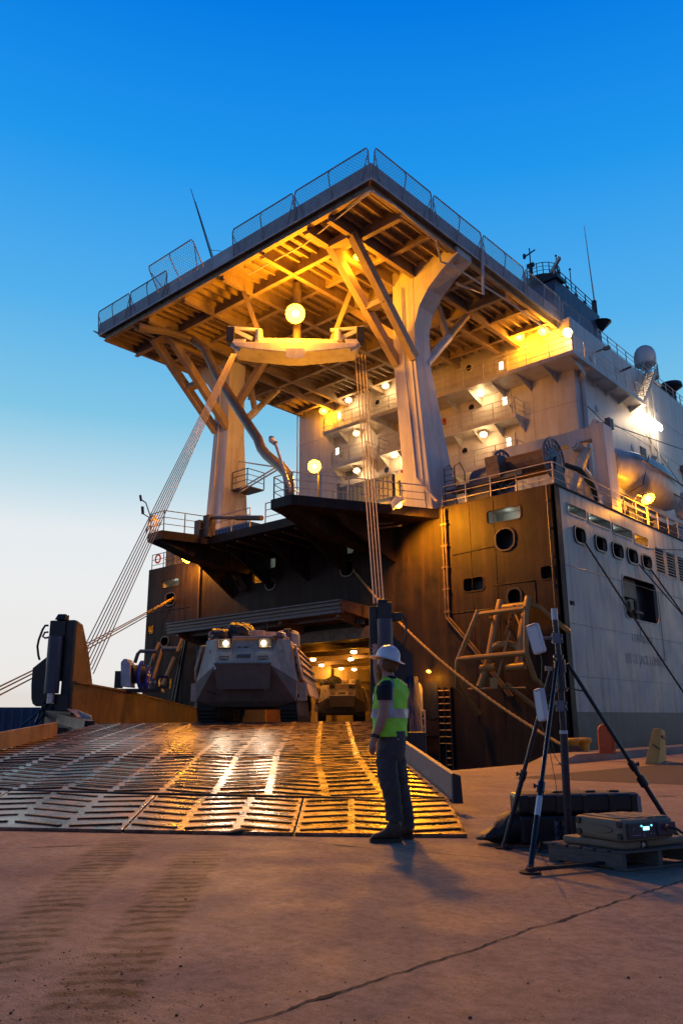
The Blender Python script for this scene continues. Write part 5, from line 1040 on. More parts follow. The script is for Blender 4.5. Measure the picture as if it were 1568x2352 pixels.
# ================================================================== ARMOURED VEHICLES
def amphib(loc, heading, lights, label, bag=True):
    t = thing('armoured_vehicle', label, 'armoured vehicle', loc, 'tracked amphibious armoured vehicles', heading)
    k = dict(local=True)
    def pr(n, g, m_, par=None, **kw): return g.build(n, m_, par or t, local=True, **kw)
    # hull, x forward, y left
    N = [(0, .86, 1.62), (0, -.86, 1.62)]; T = [(-.62, 1.02, 2.42), (-.62, -1.02, 2.42)]; S = [(-1.05, 1.38, 2.40), (-1.05, -1.38, 2.40)]
    Cc = [(-.85, 1.63, 1.18), (-.85, -1.63, 1.18)]; Bb = [(-.78, 1.60, .60), (-.78, -1.60, .60)]; K = [(-1.0, 1.02, .45), (-1.0, -1.02, .45)]
    R_ = -7.9; Rt = [(R_, 1.38, 2.40), (R_, -1.38, 2.40)]; Rc = [(R_, 1.63, 1.18), (R_, -1.63, 1.18)]; Rb = [(R_, 1.6, .9), (R_, -1.6, .9)]; Rk = [(R_, 1.0, .5), (R_, -1.0, .5)]
    vs = []; 
    for pair in (N, T, S, Cc, Bb, K, Rt, Rc, Rb, Rk): vs += pair
    F_ = [(0, 2, 3, 1), (0, 6, 4, 2), (1, 3, 5, 7), (2, 4, 5, 3), (4, 12, 13, 5), (6, 14, 12, 4), (7, 5, 13, 15), (6, 8, 16, 14), (7, 15, 17, 9), (12, 14, 16, 18, 19, 17, 15, 13), (10, 18, 16, 8), (11, 9, 17, 19), (10, 11, 19, 18)]
    hg = G(); hg.add(vs, F_)
    g = G(); g.add([V(v) for v in (N[0], N[1], Bb[1], Bb[0], K[0], K[1], Cc[0], Cc[1])], [(0, 1, 2, 3), (3, 2, 5, 4), (0, 3, 6), (1, 7, 2)]); pr('bow_plate', g, aavd)  # shade of the down-facing plates put into the darker colour
    g = G(); g.hexa([(.02, -.88, 1.62), (.02, .88, 1.62), (-.02, .88, 1.62), (-.02, -.88, 1.62)][::-1], [(-.22, -.83, .93), (-.22, .83, .93), (-.27, .83, .93), (-.27, -.83, .93)][::-1]); g.tube([(-.2, -.7, .93), (-.2, -.7, .88)], .03); g.tube([(-.2, .7, .93), (-.2, .7, .88)], .03); pr('trim_board', g, aavd, bevel=.015)
    g = G(); g.bar((.02, -.9, 1.64), (.02, .9, 1.64), .06, .05); g.cyl((-.2, -.22, 1.86), (-.2, .22, 1.86), .07, n=10)
    for y in (-.62, .62): g.tube([(-.12, y-.14, 1.66), (-.12, y-.14, 1.86), (-.12, y+.14, 1.86), (-.12, y+.14, 1.66)], .018, 5); g.box((-.3, y-.1, 1.68), (-.1, y+.1, 1.8))
    pr('tow_fittings', g, aavd)
    g = G()
    def onp(a, b, c_, d, u, v, o=.012): p = V(a).lerp(V(b), u).lerp(V(d).lerp(V(c_), u), v); n_ = (V(b)-V(a)).cross(V(d)-V(a)).normalized(); n_ = n_ if n_.x > 0 else -n_; return p, n_
    for u in [i/12 for i in range(1, 12)]:
        for v in (.06, .94): p, n_ = onp(N[1], N[0], T[0], T[1], u, v); g.cyl(p, p+n_*.014, .016, n=6)
    for s_ in (0, 1):
        for v in (.15, .4, .65, .9): p, n_ = onp(N[s_], Cc[s_], S[s_], T[s_], .5, v); g.cyl(p, p+n_*.014, .016, n=6)
        p, n_ = onp(N[s_], Cc[s_], S[s_], T[s_], .35, .6); g.box(p-V((.05, .05, .04)), p+n_*.03+V((.02, .05, .04)))
        sg_ = 1 if s_ == 0 else -1
        g.tube([(-.95, sg_*1.3, 2.4), (-.95, sg_*1.3, 2.47), (-1.15, sg_*1.3, 2.47), (-1.15, sg_*1.3, 2.4)], .014, 5)
    hg.add(g.v, g.f); pr('hull', hg, aav, bevel=.008)
    g = G(); g.tube([(-.13, -.55, 1.66), (-.16, -.3, 1.74), (-.1, 0, 1.70), (-.16, .35, 1.75), (-.13, .6, 1.66)], .018, 6); g.tube([(-.8, -1.45, 1.0), (-.55, -1.2, .9), (-.5, -.9, .8)], .02, 6); pr('tow_cable', g, blacks, split=True)
    g = G(); g.box((-.62, .9, 2.42), (-.3, 1.25, 2.47)); g.box((-1.0, .95, 2.42), (-.75, 1.15, 2.6)); g.box((-1.2, -.2, 2.41), (-.8, .1, 2.5)); g.tube([(-1.2, 1.3, 2.42), (-1.2, 1.3, 2.7), (-1.9, 1.32, 2.7), (-1.9, 1.32, 2.42)], .015, 5); pr('roof_fittings', g, aavd)
    for y in (-.66, .66):
        g = G(); g.box((-.66, y-.21, 2.12), (-.42, y+.21, 2.4)); g.box((-.42, y-.21, 2.12), (-.3, y-.19, 2.4)); g.box((-.42, y+.19, 2.12), (-.3, y+.21, 2.4)); g.box((-.42, y-.189, 2.38), (-.3, y+.189, 2.4)); g.box((-.42, y-.189, 2.12), (-.3, y+.189, 2.14)); hl = pr('headlight', g, aavd)
        c_ = V((-.36, y+(.04 if y < 0 else -.06), 2.26))
        if lights: g = G(); g.sph(c_, .08, 14, 8); pr('bulb', g, em('headlight_glow', (1, .86, .58), 9), hl, smooth=True); d = bpy.data.lights.new('headlight_beam', 'SPOT'); d.energy = 170; d.color = (1, .84, .6); d.spot_size = math.radians(75); d.spot_blend = .8; d.shadow_soft_size = .08; lo = bpy.data.objects.new('headlight_beam', d); COL.objects.link(lo); lo.parent = t; lo.location = c_+V((.3, 0, 0)); lo.rotation_euler = V((1, 0, -.18)).to_track_quat('-Z', 'Y').to_euler()
        else: g = G(); g.sph(c_, .07, 10, 6); pr('bulb', g, glass, hl)
    # appliqué side armour: sloping stepped slats
    for s_ in (1, -1):
        g = G(); zs = [2.42, 2.18, 1.94, 1.70, 1.46, 1.22]; ys_ = [1.30, 1.42, 1.52, 1.60, 1.66, 1.66]
        for i in range(5):
            z0, z1 = zs[i+1], zs[i]; y_ = ys_[i+1]
            g.hexa([(-7.4, s_*(y_+.16), z0), (-1.55, s_*(y_+.16), z0), (-1.55, s_*(y_-.12), z0+.03), (-7.4, s_*(y_-.12), z0+.03)], [(-7.4, s_*(ys_[i]+.06), z1), (-1.75+.0*i, s_*(ys_[i]+.06), z1), (-1.75, s_*(ys_[i]-.12), z1-.02), (-7.4, s_*(ys_[i]-.12), z1-.02)])
        pr('side_armour', g, aav, bevel=.012)
        g = G(); g.prism([(-1.0, s_*1.50, 2.25), (-1.55, s_*1.46, 2.32), (-1.55, s_*1.74, 1.2), (-1.25, s_*1.72, 1.25), (-.92, s_*1.66, 1.55)], (0, s_*.07, 0)); pr('front_skirt', g, aav, bevel=.01)
        g = G(); g.box((-1.5, s_*1.66-.0, .62) if s_ > 0 else (-1.5, -1.9, .62), (-1.3, 1.9, 1.15) if s_ > 0 else (-1.3, -1.66, 1.15)); g.prism([(-1.6, s_*1.78, 1.2), (-6.8, s_*1.78, 1.2), (-6.8, s_*1.9, .8), (-1.9, s_*1.9, .8)], (0, s_*.05, 0)); pr('lower_skirt', g, aav)
        # track: belt with grousers
        yc = s_*1.34; path = []
        for x, z in ((-1.3, .78), (-1.02, .62), (-1.0, .38), (-1.35, .06), (-1.8, .03), (-6.6, .03), (-7.2, .3), (-7.3, .6), (-6.9, .85)): path.append((x, z))
        g = G(); o_ = [(x, yc-.27, z) for x, z in path]; cx_, cz_ = -4.2, .45; i_ = [(x+(cx_-x)*(.08/abs(cx_-x+1e-6) if abs(cx_-x) > .1 else 0), yc-.27, z+(.07 if z < .45 else -.07)) for x, z in path]; g.ring(o_, i_, (0, .54, 0)); tr = pr('track', g, track)
        g = G()
        for (x0, z0), (x1, z1) in zip(path, path[1:]+path[:1]):
            Ls = math.hypot(x1-x0, z1-z0); n_ = max(1, int(Ls/.15))
            for j in range(n_): f_ = j/n_; g.box((x0+(x1-x0)*f_-.03, yc-.285, z0+(z1-z0)*f_-.035), (x0+(x1-x0)*f_+.03, yc+.285, z0+(z1-z0)*f_+.035))
        pr('track_pads', g, track, tr)
        for k_ in range(6): g = G(); g.cyl((-1.9-k_*.85, yc-.2, .4), (-1.9-k_*.85, yc+.2, .4), .3, n=18); pr('road_wheel', g, aavd)
    g = G(); g.box((-1.1, -1.0, .5), (-7.6, 1.0, 1.3)) if 0 else g.add([(-7.8, -1.05, .45), (-1.0, -1.05, .45), (-1.0, 1.05, .45), (-7.8, 1.05, .45)], [(0, 1, 2, 3)]); pr('belly', g, aavd)
    # roof furniture
    g = G(); g.cyl((-1.8, .98, 2.4), (-1.8, .98, 2.56), .3, n=20); g.box((-1.4, .5, 2.41), (-.9, 1.15, 2.5)); pr('driver_hatch_ring', g, aav, bevel=.01)
    g = G(); pts = [(-2.6+math.cos(a_*math.pi/12)*.46, .5+math.sin(a_*math.pi/12)*.46) for a_ in range(24)]; pi = [(-2.6+math.cos(a_*math.pi/12)*.39, .5+math.sin(a_*math.pi/12)*.39) for a_ in range(24)]
    g.ring([(x, y, 2.62+.03) for x, y in pts], [(x, y, 2.65) for x, y in pi], (0, 0, .13)); g.cyl((-2.6, .5, 2.4), (-2.6, .5, 2.66), .44, n=24); pr('open_hatch', g, aav)
    g = G(); g.cyl((-1.3, .25, 2.4), (-1.3, .25, 2.66), .24, n=18); g.cyl((-1.3, .25, 2.66), (-1.3, .25, 2.72), .27, n=18); pr('driver_cupola', g, aav)
    g = G(); g.loft([[(-3.4+.62*r_*math.cos(a_*math.pi/8), 1.05+.42*r_*math.sin(a_*math.pi/8), z) for a_ in range(16)] for r_, z in ((1.05, 2.4), (1, 2.78), (.85, 2.9), (.1, 2.92))]); pr('turret', g, aav, bevel=.02)
    g = G(); g.box((-2.4, 1.02, 2.42), (-2.1, 1.3, 2.86)); pr('sight_box', g, mat('sight_blue_black', (.03, .035, .06), .4), bevel=.02)
    g = G(); g.tube([(-2.2, .45, 2.7), (-2.2, .45, 3.1)], .012, 5); pr('aerial', g, blacks)
    g = G(); g.box((-.62, -.42, 2.425), (-.42, 1.0, 2.45)); g.tube([(-.5, -.42, 2.47), (-.5, 1.0, 2.47)], .018, 6); pr('roof_strip', g, aav)
    tx = text('2K 1087', 'hull_number', (-.18, 0, 0), .1, blacks, (math.pi/2-.66, 0, math.pi/2), None); tx.parent = t; tx.location = (-.375, -.25, 2.12)
    for (x, y, z) in ((-.12, -.72, 1.62),):
        g = G(); g.box((-.02, -.9, 1.48), (.0, -.84, 1.72)); g.box((-.84, -1.3, 1.0), (-.82, -1.24, 1.2)) if 0 else None; pr('white_tape', g, whitep)
    if bag:
        tarp = mat('black_tarp', (.022, .022, .024), .5, var=.3, scale=3, bump=.03, bscale=5)
        for nm, c_, r_ in (('stowed_tarp', (-2.2, -.5, 2.70), (.5, .52, .38)), ('stowed_tarp', (-2.0, -1.12, 2.60), (.55, .42, .27))):
            g = G(); g.sph((0, 0, 0), 1, 20, 12); rr = random.Random(3)
            for i, v in enumerate(g.v): f_ = 1+.12*math.sin(5*v.x+2*v.y)*math.cos(6*v.y+3*v.z)+rr.uniform(-.05, .05); g.v[i] = V((c_[0]+v.x*r_[0]*f_, c_[1]+math.copysign(abs(v.y)**.8, v.y)*r_[1]*f_, c_[2]+v.z*r_[2]*f_))
            pr(nm, g, tarp)
    return t
fwd_head = math.radians(180+131.8-2)
vc = F(-2.92, 24.0, 1.13)
T1 = amphib(vc, fwd_head, True, 'tracked armoured vehicle with both headlights on at the top of the ramp')
p_ = D(786, 1655, 55); p_.z = 1.13
T2 = amphib(p_, fwd_head+math.radians(4), False, 'second armoured vehicle parked dark inside the hold')
T1.scale = (1, .95, 1.03)
# crates deep in the hold seen under the first vehicle
for (x, d_, w_, h_, m_, lb_) in ((577, 56, 1.9, 1.5, mat('ochre_crate', (.5, .33, .10), .6, var=.15), 'yellow crate in the hold seen below the vehicle, left'), (625, 57, 2.6, 1.3, mat('orange_crate', (.45, .20, .07), .6, var=.2), 'orange brown crate in the hold seen below the vehicle, right')):
    a = D(x, 1655, d_); g = G(); vbox(g, a.dot(RT)-w_/2, a.dot(RT)+w_/2, d_, d_+1.5, 1.13, 1.13+h_)
    for k in range(3): vbox(g, a.dot(RT)-w_/2+k*w_/3, a.dot(RT)-w_/2+k*w_/3+.1, d_-.05, d_-.003, 1.13, 1.13+h_)
    tag(g.build('cargo_crate', m_, loc=(a.x, a.y, 1.13)), lb_, 'crate', 'crates in the hold')
# ================================================================== PEOPLE
skin = mat('skin', (.42, .22, .16), .55, var=.1, scale=12, bump=.001)
vestm = mat('vest_lime_fabric', (.36, .88, .05), .7, var=.12, scale=9, bump=.02, bscale=10)
refl = mat('reflective_tape', (.42, .42, .46), .35, metal=.2, var=.08)
blkcloth = mat('black_tshirt_fabric', (.014, .014, .017), .85, var=.2, bump=.004, bscale=20)
trouser = mat('grey_work_trousers', (.058, .056, .062), .85, var=.25, scale=8, bump=.035, bscale=9)
bootm = mat('brown_boot_leather', (.075, .045, .028), .6, var=.3, scale=14, bump=.003)
helm = mat('helmet_white_plastic', (.74, .74, .76), .25, var=.03)
hairm = mat('reddish_hair', (.16, .075, .03), .75, var=.4, scale=60, bump=.01, bscale=90, stretch=(1, 1, .3)); beardm = mat('ginger_beard', (.30, .12, .04), .75, var=.4, scale=60, bump=.012, bscale=90)
d0 = 8.42
root = P(893, 1930, Z=0)
per = thing('person', 'standing person in white hard hat, lime safety vest and dark trousers, one hand raised', 'person', root, rot=math.radians(41.8))
RI = Matrix.Rotation(-math.radians(41.8), 3, 'Z')
def LP(x, y, dd=0.): return RI @ (D(x, y, d0+dd)-root)
def skinmesh(name, pts, edges, m_, parent, rootidx=0, sub=2):
    me = bpy.data.meshes.new(name); me.from_pydata([p[0] for p in pts], edges, []); me.update()
    o = bpy.data.objects.new(name, me); COL.objects.link(o); me.materials.append(m_)
    sk = o.modifiers.new('skin', 'SKIN'); sk.use_smooth_shade = True
    for i, p in enumerate(pts):
        r_ = p[1]; me.skin_vertices[0].data[i].radius = (r_, r_) if not isinstance(r_, tuple) else r_; me.skin_vertices[0].data[i].use_root = (i == rootidx)
    ss = o.modifiers.new('sub', 'SUBSURF'); ss.levels = sub; ss.render_levels = sub
    if parent: o.parent = parent
    return o
bp = [(LP(900, 1702), .10), (LP(897, 1660), .11), (LP(897, 1612), .12), (LP(899, 1582), .10), (LP(894, 1560), .065), (LP(889, 1543), .062), (LP(888, 1527), .088), (LP(889, 1508), .095), (LP(890, 1495), .07),
      (LP(884, 1584, -.17), .065), (LP(881, 1612, -.215), .066), (LP(880, 1640, -.23), .052), (LP(872, 1665, -.22), .054), (LP(862, 1692, -.20), .032), (LP(856, 1708, -.19), .036),
      (LP(908, 1584, .16), .06), (LP(893, 1600, .36), .055), (LP(872, 1575, .50), .05), (LP(866, 1540, .48), .045), (LP(863.5, 1512, .45), .03), (LP(862.5, 1501, .44), .034),
      (LP(891, 1722, -.08), .065), (LP(897, 1806, -.1), .055), (LP(906, 1890, -.08), .045), (LP(909, 1722, .08), .065), (LP(922, 1802, .12), .06), (LP(934, 1890, .14), .045)]
be = [(0, 1), (1, 2), (2, 3), (3, 4), (4, 5), (5, 6), (6, 7), (7, 8), (3, 9), (9, 10), (10, 11), (11, 12), (12, 13), (13, 14), (3, 15), (15, 16), (16, 17), (17, 18), (18, 19), (19, 20), (0, 21), (21, 22), (22, 23), (0, 24), (24, 25), (25, 26)]
# fingers grow out of the palms so the body stays one surface
def hand(i0, fingers):
    for ch in fingers:
        prev = i0
        for (x, y, dd, r_) in ch:
            bp.append((LP(x, y, dd), r_)); be.append((prev, len(bp)-1)); prev = len(bp)-1
bp.append((LP(853, 1717, -.20), .034)); be.append((14, len(bp)-1)); hn = len(bp)-1
hl_ = [[(850, 1721, -.225, .013), (850.5, 1727, -.225, .011), (853, 1731, -.22, .009)], [(852, 1723, -.205, .013), (853, 1730, -.205, .011), (856, 1733, -.20, .009)], [(854.5, 1724, -.185, .013), (856.5, 1731, -.185, .011), (859, 1733, -.18, .009)], [(857, 1723, -.165, .011), (859.5, 1728, -.165, .010), (861, 1729, -.165, .008)], [(860, 1713, -.21, .013), (863, 1720, -.225, .011), (862, 1726, -.228, .009)]]
hand(hn, hl_)
bp.append((LP(862.5, 1495, .44), .032)); be.append((20, len(bp)-1)); hr_ = len(bp)-1
hr2 = [[(859.5, 1488.5, .46, .011), (857.0, 1483.5, .46, .010), (855.1, 1480.0, .46, .008)], [(862.0, 1487.5, .44, .011), (861.1, 1481.5, .44, .010), (860.3, 1478.0, .44, .008)], [(864.5, 1487.5, .42, .011), (864.9, 1482.5, .42, .010), (865.1, 1479.5, .42, .008)], [(857.5, 1492.5, .47, .011), (854.0, 1489.5, .47, .010), (851.7, 1487.5, .47, .008)], [(857.5, 1499.0, .45, .012), (854.0, 1498.0, .45, .010), (851.8, 1497.5, .45, .008)]]
hand(hr_, hr2)
body = skinmesh('body', bp, be, skin, per)
# face: nose, ear, brow on the head turned towards the vehicle
fl_ = V((-.80, .60, 0))  # facing
sd = V((.60, .80, 0))
hc = LP(889, 1520)
g = G(); g.sph(hc+fl_*.02+V((0, 0, -.012)), (.085, .095, .118), 18, 12); g.sph(hc+fl_*.107+V((0, 0, -.022)), (.017, .017, .024), 10, 6); g.sph(hc+fl_*.09+V((0, 0, .012)), (.03, .05, .012), 10, 6)
g.sph(hc-sd*.088+V((0, 0, -.015)), (.022, .012, .032), 10, 6); g.sph(hc+sd*.088+V((0, 0, -.015)), (.022, .012, .032), 10, 6)
for s_ in (-1, 1): g.sph(hc+fl_*.092+sd*s_*.032+V((0, 0, -.002)), .012, 8, 6)
g.build('head', skin, per, local=True, smooth=True)
g = G(); rr = random.Random(5)
g.sph(hc-fl_*.03+V((0, 0, -.03)), (.097, .105, .088), 18, 12); g.sph(hc-fl_*.075+V((0, 0, -.06)), (.04, .07, .05), 12, 8)
for i, v in enumerate(g.v): g.v[i] = v+V([rr.uniform(-.004, .004) for _ in range(3)])
g.build('hair', hairm, per, local=True)
g = G(); g.sph(hc+fl_*.085+V((0, 0, -.085)), (.04, .055, .05), 16, 10); g.sph(hc+fl_*.10+V((0, 0, -.13)), (.032, .042, .055), 16, 10); g.sph(hc+fl_*.05-sd*.06+V((0, 0, -.065)), (.04, .022, .045), 12, 8)
for i, v in enumerate(g.v): g.v[i] = v+V([rr.uniform(-.005, .005) for _ in range(3)])
g.build('beard', beardm, per, local=True)
# hard hat: dome, ridge, wide brim tilted up at the front
hh = LP(889.8, 1516); TI = Matrix.Rotation(math.radians(13), 3, 'Y')
tf = lambda p: hh+TI @ V(p)
g = G(); prof = [(.185, -.004), (.183, .004), (.150, .012), (.128, .022), (.125, .05), (.116, .085), (.098, .115), (.07, .138), (.036, .150), (.004, .153)]
fa = Matrix.Rotation(math.atan2(fl_.y, fl_.x), 3, 'Z')
g.loft([[tf(fa @ V((r_*1.0*math.cos(k*math.pi/20)*(1.06 if r_ > .14 else 1.05), r_*.90*math.sin(k*math.pi/20), h_-(.010*math.cos(k*math.pi/10) if r_ > .14 else 0)))) for k in range(40)] for r_, h_ in prof])
ht = g.build('hard_hat', helm, per, local=True, smooth=True)
g = G(); g.tube([tf(fa @ V((r_*1.06*s_, 0, h_+.002))) for s_, r_, h_ in [(1, .125, .04), (1, .112, .085), (1, .078, .13), (1, .02, .151), (-1, .02, .151), (-1, .078, .13), (-1, .112, .085), (-1, .125, .04)]], .007, 6); g.build('ridge', helm, ht, local=True, smooth=True)
# vest
rt = Matrix.Rotation(math.atan2(fl_.y, fl_.x), 3, 'Z')   # x front-back, y side-side
def el(c, hx, hy, a): p = V((hx*math.copysign(abs(math.cos(a))**.85, math.cos(a)), hy*math.copysign(abs(math.sin(a))**.85, math.sin(a)), 0)); return c+rt @ p
tr_ = [(1557, 896, .055, .075), (1562, 898, .085, .12), (1571, 899, .115, .175), (1582, 899, .133, .205), (1600, 898, .142, .215), (1625, 896, .148, .21), (1650, 895, .148, .20), (1672, 895, .15, .20), (1692, 895, .152, .205)]
def tors(t, a, off=0.):
    i = min(int(t), len(tr_)-2); f = t-i; y, x, hx, hy = [tr_[i][k]*(1-f)+tr_[i+1][k]*f for k in range(4)]
    wr = .006*math.sin(a*4+y*.11)+.003*math.sin(a*7-y*.17)
    return el(LP(x, y), hx+off+wr, hy+off+wr, a)
g = G(); g.loft([[tors(i/4, 2*math.pi*k/60) for k in range(60)] for i in range(33)], cap=False); ve = g.build('safety_vest', vestm, per, local=True, smooth=True)
so = ve.modifiers.new('thick', 'SOLIDIFY'); so.thickness = .003; so.offset = 0
g = G(); n_ = 40
n_ = 60; g.loft([[tors(5.15+.2125*q, 2*math.pi*k/n_, .009) for k in range(n_)] for q in range(5)], cap=False)
for a0, a1 in ((math.pi*.72, math.pi*.80), (math.pi*1.20, math.pi*1.28), (math.pi*.22, math.pi*.30), (math.pi*1.70, math.pi*1.78)):
    L_ = []
    for j in range(13):
        t = .9+4.3*j/12; L_.append((tors(t, a0, .011), tors(t, a1, .011)))
    b_ = len(g.v)
    for a_, b2 in L_: g.v += [a_, b2]
    for j in range(12): g.f.append((b_+2*j, b_+2*j+1, b_+2*j+3, b_+2*j+2))
g.build('reflective_tape', refl, ve, local=True, smooth=True)
g = G()
def limb(g, ks, n=20, wob=.0, sx=1.):
    rings = []
    K = []
    for (a, b) in zip(ks[:-1], ks[1:]):
        for j in range(5): f = j/5; K.append((a[0].lerp(b[0], f), a[1]*(1-f)+b[1]*f, a[2]*(1-f)+b[2]*f))
    K.append(ks[-1])
    for i, (c_, hx, hy) in enumerate(K):
        rings.append([c_+V((hx*math.cos(2*math.pi*k/n), hy*math.sin(2*math.pi*k/n), 0))*(1+wob*math.sin(i*1.3+2*math.cos(2*math.pi*k/n)+k*.9)) for k in range(n)])
    g.loft(rings)
limb(g, [(LP(889, 1563, -.10), .03, .03), (LP(886, 1568, -.13), .065, .065), (LP(883, 1576, -.175), .08, .075), (LP(882, 1590, -.205), .083, .078), (LP(883, 1608, -.215), .076, .075)], wob=.02)
limb(g, [(LP(908, 1568, .10), .06, .07), (LP(909, 1580, .18), .07, .075), (LP(900, 1596, .30), .065, .07)], wob=.02)
limb(g, [(LP(896, 1553), .062, .065), (LP(897, 1562), .08, .1)], wob=.01)
g.build('tshirt', blkcloth, per, local=True, smooth=True)
g = G()
limb(g, [(LP(901, 1680), .13, .17), (LP(900, 1700), .142, .185), (LP(898, 1722), .145, .19), (LP(897, 1738), .135, .18), (LP(897, 1750), .10, .15)], 28, .015)
limb(g, [(LP(889, 1728, -.085), .105, .095), (LP(888, 1750, -.09), .108, .1), (LP(891, 1783, -.09), .102, .095), (LP(896, 1808, -.1), .098, .088), (LP(901, 1835, -.09), .086, .08), (LP(904, 1862, -.08), .082, .078), (LP(905, 1880, -.08), .086, .082), (LP(905, 1886, -.08), .08, .078)], 22, .045)
limb(g, [(LP(907, 1728, .085), .1, .095), (LP(910, 1750, .09), .1, .095), (LP(916, 1790, .11), .09, .09), (LP(922, 1820, .12), .082, .085), (LP(930, 1855, .13), .074, .078), (LP(934, 1885, .14), .075, .08), (LP(935.5, 1904, .14), .07, .075)], 22, .045)
tro = g.build('work_trousers', trouser, per, local=True, smooth=True)
g = G(); q_ = LP(911, 1698, -.0)+V((.0, -.17, 0)); g.box(q_-V((.012, .006, .006)), q_+V((.012, .0, .006))); g.build('pocket_label', mat('label_grey', (.4, .38, .33), .6), tro, local=True)
def boot(toe, heel, dd, ax_, ay):
    g = G(); tp = LP(*toe, dd); hp = LP(*heel, dd); tp.z = hp.z = 0
    u_ = (hp-tp); L_ = u_.length; u_.normalize(); s_ = V((-u_.y, u_.x, 0)); secs = [(0, .02, .035), (.04, .042, .06), (.14, .05, .085), (.30, .052, .095), (.48, .046, .125), (.62, .05, .19), (.75, .05, .235), (.9, .048, .24), (1.0, .03, .17)]
    rings = []
    for f, hw, ht_ in secs:
        c_ = tp+u_*L_*f; rings.append([c_+s_*hw*math.cos(a_*math.pi/8)+V((0, 0, .03+(ht_-.03)*(.5+.5*math.sin(a_*math.pi/8)))) for a_ in range(16)])
    g.loft(rings); b_ = g.build('boot', bootm, per, local=True, smooth=True)
    g = G(); rings = [[tp+u_*(L_*(f*1.04-.02))+s_*(hw+.006)*sx_+V((0, 0, z)) for sx_, z in ((-1, .0), (1, .0), (1, .035), (-1, .035))] for f, hw, _ in secs]; g.loft(rings); g.build('sole', mat('boot_sole', (.04, .028, .02), .7), b_, local=True)
    top = LP(ax_, ay, dd); g = G(); g.cyl(V((top.x, top.y, .2)), V((top.x, top.y, .30)), .058, .062, 16); g.build('boot_shaft', bootm, b_, local=True, smooth=True)
boot((850, 1925), (921, 1927), -.08, 906, 1890); boot((905, 1921), (948, 1917), .14, 935, 1890)
g = G(); a = LP(864.5, 1686, -.205); b = LP(861.5, 1693, -.20); g.cyl(a, b, .038, n=18); w_ = g.build('wristwatch', mat('watch_strap', (.03, .02, .02), .5), per, local=True)
g = G(); m_ = (a+b)/2+V((-.036, -.012, .0)); g.cyl(m_, m_+V((-.014, -.004, 0)), .02, n=16); g.build('watch_face', mat('watch_glass', (.05, .12, .16), .1), w_, local=True)
# driver looking out of the vehicle hatch
hp_ = T1.matrix_basis @ V((-1.75, -.28, 2.52)) if False else None
Mv = Matrix.Translation(vc) @ Matrix.Rotation(fwd_head, 4, 'Z')
dpos = Mv @ V((-1.8, .98, 2.50))
dr = thing('person', 'driver with a white helmet looking out of the roof hatch of the lit vehicle', 'person', dpos)
skinmesh('body', [(V((0, 0, -.35)), .2), (V((0, 0, -.08)), .16), (V((0, 0, .05)), .06), (V((0, 0, .14)), .085), (V((0, 0, .2)), .08)], [(0, 1), (1, 2), (2, 3), (3, 4)], skin, dr)
g = G(); g.sph((0, 0, .19), (.125, .135, .12), 16, 10); g.build('helmet', helm, dr, local=True, smooth=True)
# ================================================================== TRIPOD MAST WITH ANTENNAS
tub = mat('tripod_tube_black', (.02, .026, .04), .28, metal=.3, var=.2, rvar=.05)
O = V((-3.55, 7.25, 0)); O = P(1314, 1957, Z=0)
hubz = 1.72
O = V((O.x, O.y, 0))
tri = thing('tripod_mast', 'tall black tripod mast standing on the quay, carrying two white panel antennas', 'tripod', O)
def onv(x, y, dd=0.): return D(x, y, (O.dot(FW))+dd)
dO = O.dot(FW)
mt = onv(1272, 1398); g = G()
m0 = onv(1306, 1935); m1 = onv(1294, 1686); m2 = onv(1283.5, 1512); m3 = onv(1274, 1424); 
g.tube([m0, m1], .036, 16); g.tube([m1, m2], .030, 16); g.tube([m2, m3], .027, 16); g.cyl(onv(1281.5, 1505), onv(1281.7, 1512), .048, n=18); g.cyl(onv(1283.8, 1516), onv(1287, 1545), .055, n=18); g.cyl(onv(1286, 1545), onv(1289.5, 1582), .042, n=18); g.cyl(onv(1289, 1580), onv(1289.6, 1588), .055, n=16); g.build('mast', tub, tri, smooth=True, split=True)
g = G(); g.cyl(m3, mt, .030, n=16); g.cyl(m1, m1+(m2-m1).normalized()*.03, .038, n=16); g.build('clear_tip', mat('frosted_tip', (.55, .58, .62), .25, var=.05), tri, smooth=True)
A_ = P(1217, 2000, Z=.02); B_ = P(1157, 1944, Z=.02); C_ = P(1572, 1948, Z=.02)
hA = onv(1279, 1522, -.05); hB = onv(1266, 1536, .02); hC = onv(1303, 1524, .03)
for k, (h_, f_, kn) in enumerate(((hA, A_, .64), (hB, B_, .6), (hC, C_, .56))):
    g = G(); m_ = h_.lerp(f_, kn); g.cyl(h_, m_, .019, n=12); g.cyl(m_, f_, .0235, n=12); lg_ = g.build('leg', tub, tri, smooth=True)
    g = G(); d_ = (f_-h_).normalized(); g.cyl(m_-d_*.03, m_+d_*.06, .033, n=14); g.cyl(m_, m_+RT*(-.05 if k < 2 else .05), .008, n=8); g.cyl(m_+RT*(-.05 if k < 2 else .05), m_+RT*(-.065 if k < 2 else .065), .02, n=12)
    if k == 2: g.cyl(m_+d_*.12, m_+d_*.22, .04, n=12)
    g.build('clamp', tub, lg_, smooth=True)
    g = G(); g.cyl(V((f_.x, f_.y, .004)), V((f_.x, f_.y, .014)), .085, n=24); g.cyl(V((f_.x, f_.y, .014)), V((f_.x, f_.y, .06)), .03, .02, 12); g.build('foot_plate', tub, lg_, split=True)
    s_ = h_.lerp(f_, .17 if k < 2 else .16); q_ = onv(1289, 1578); g = G(); g.bar(s_, q_, .016, .012); g.build('spreader', tub, tri)
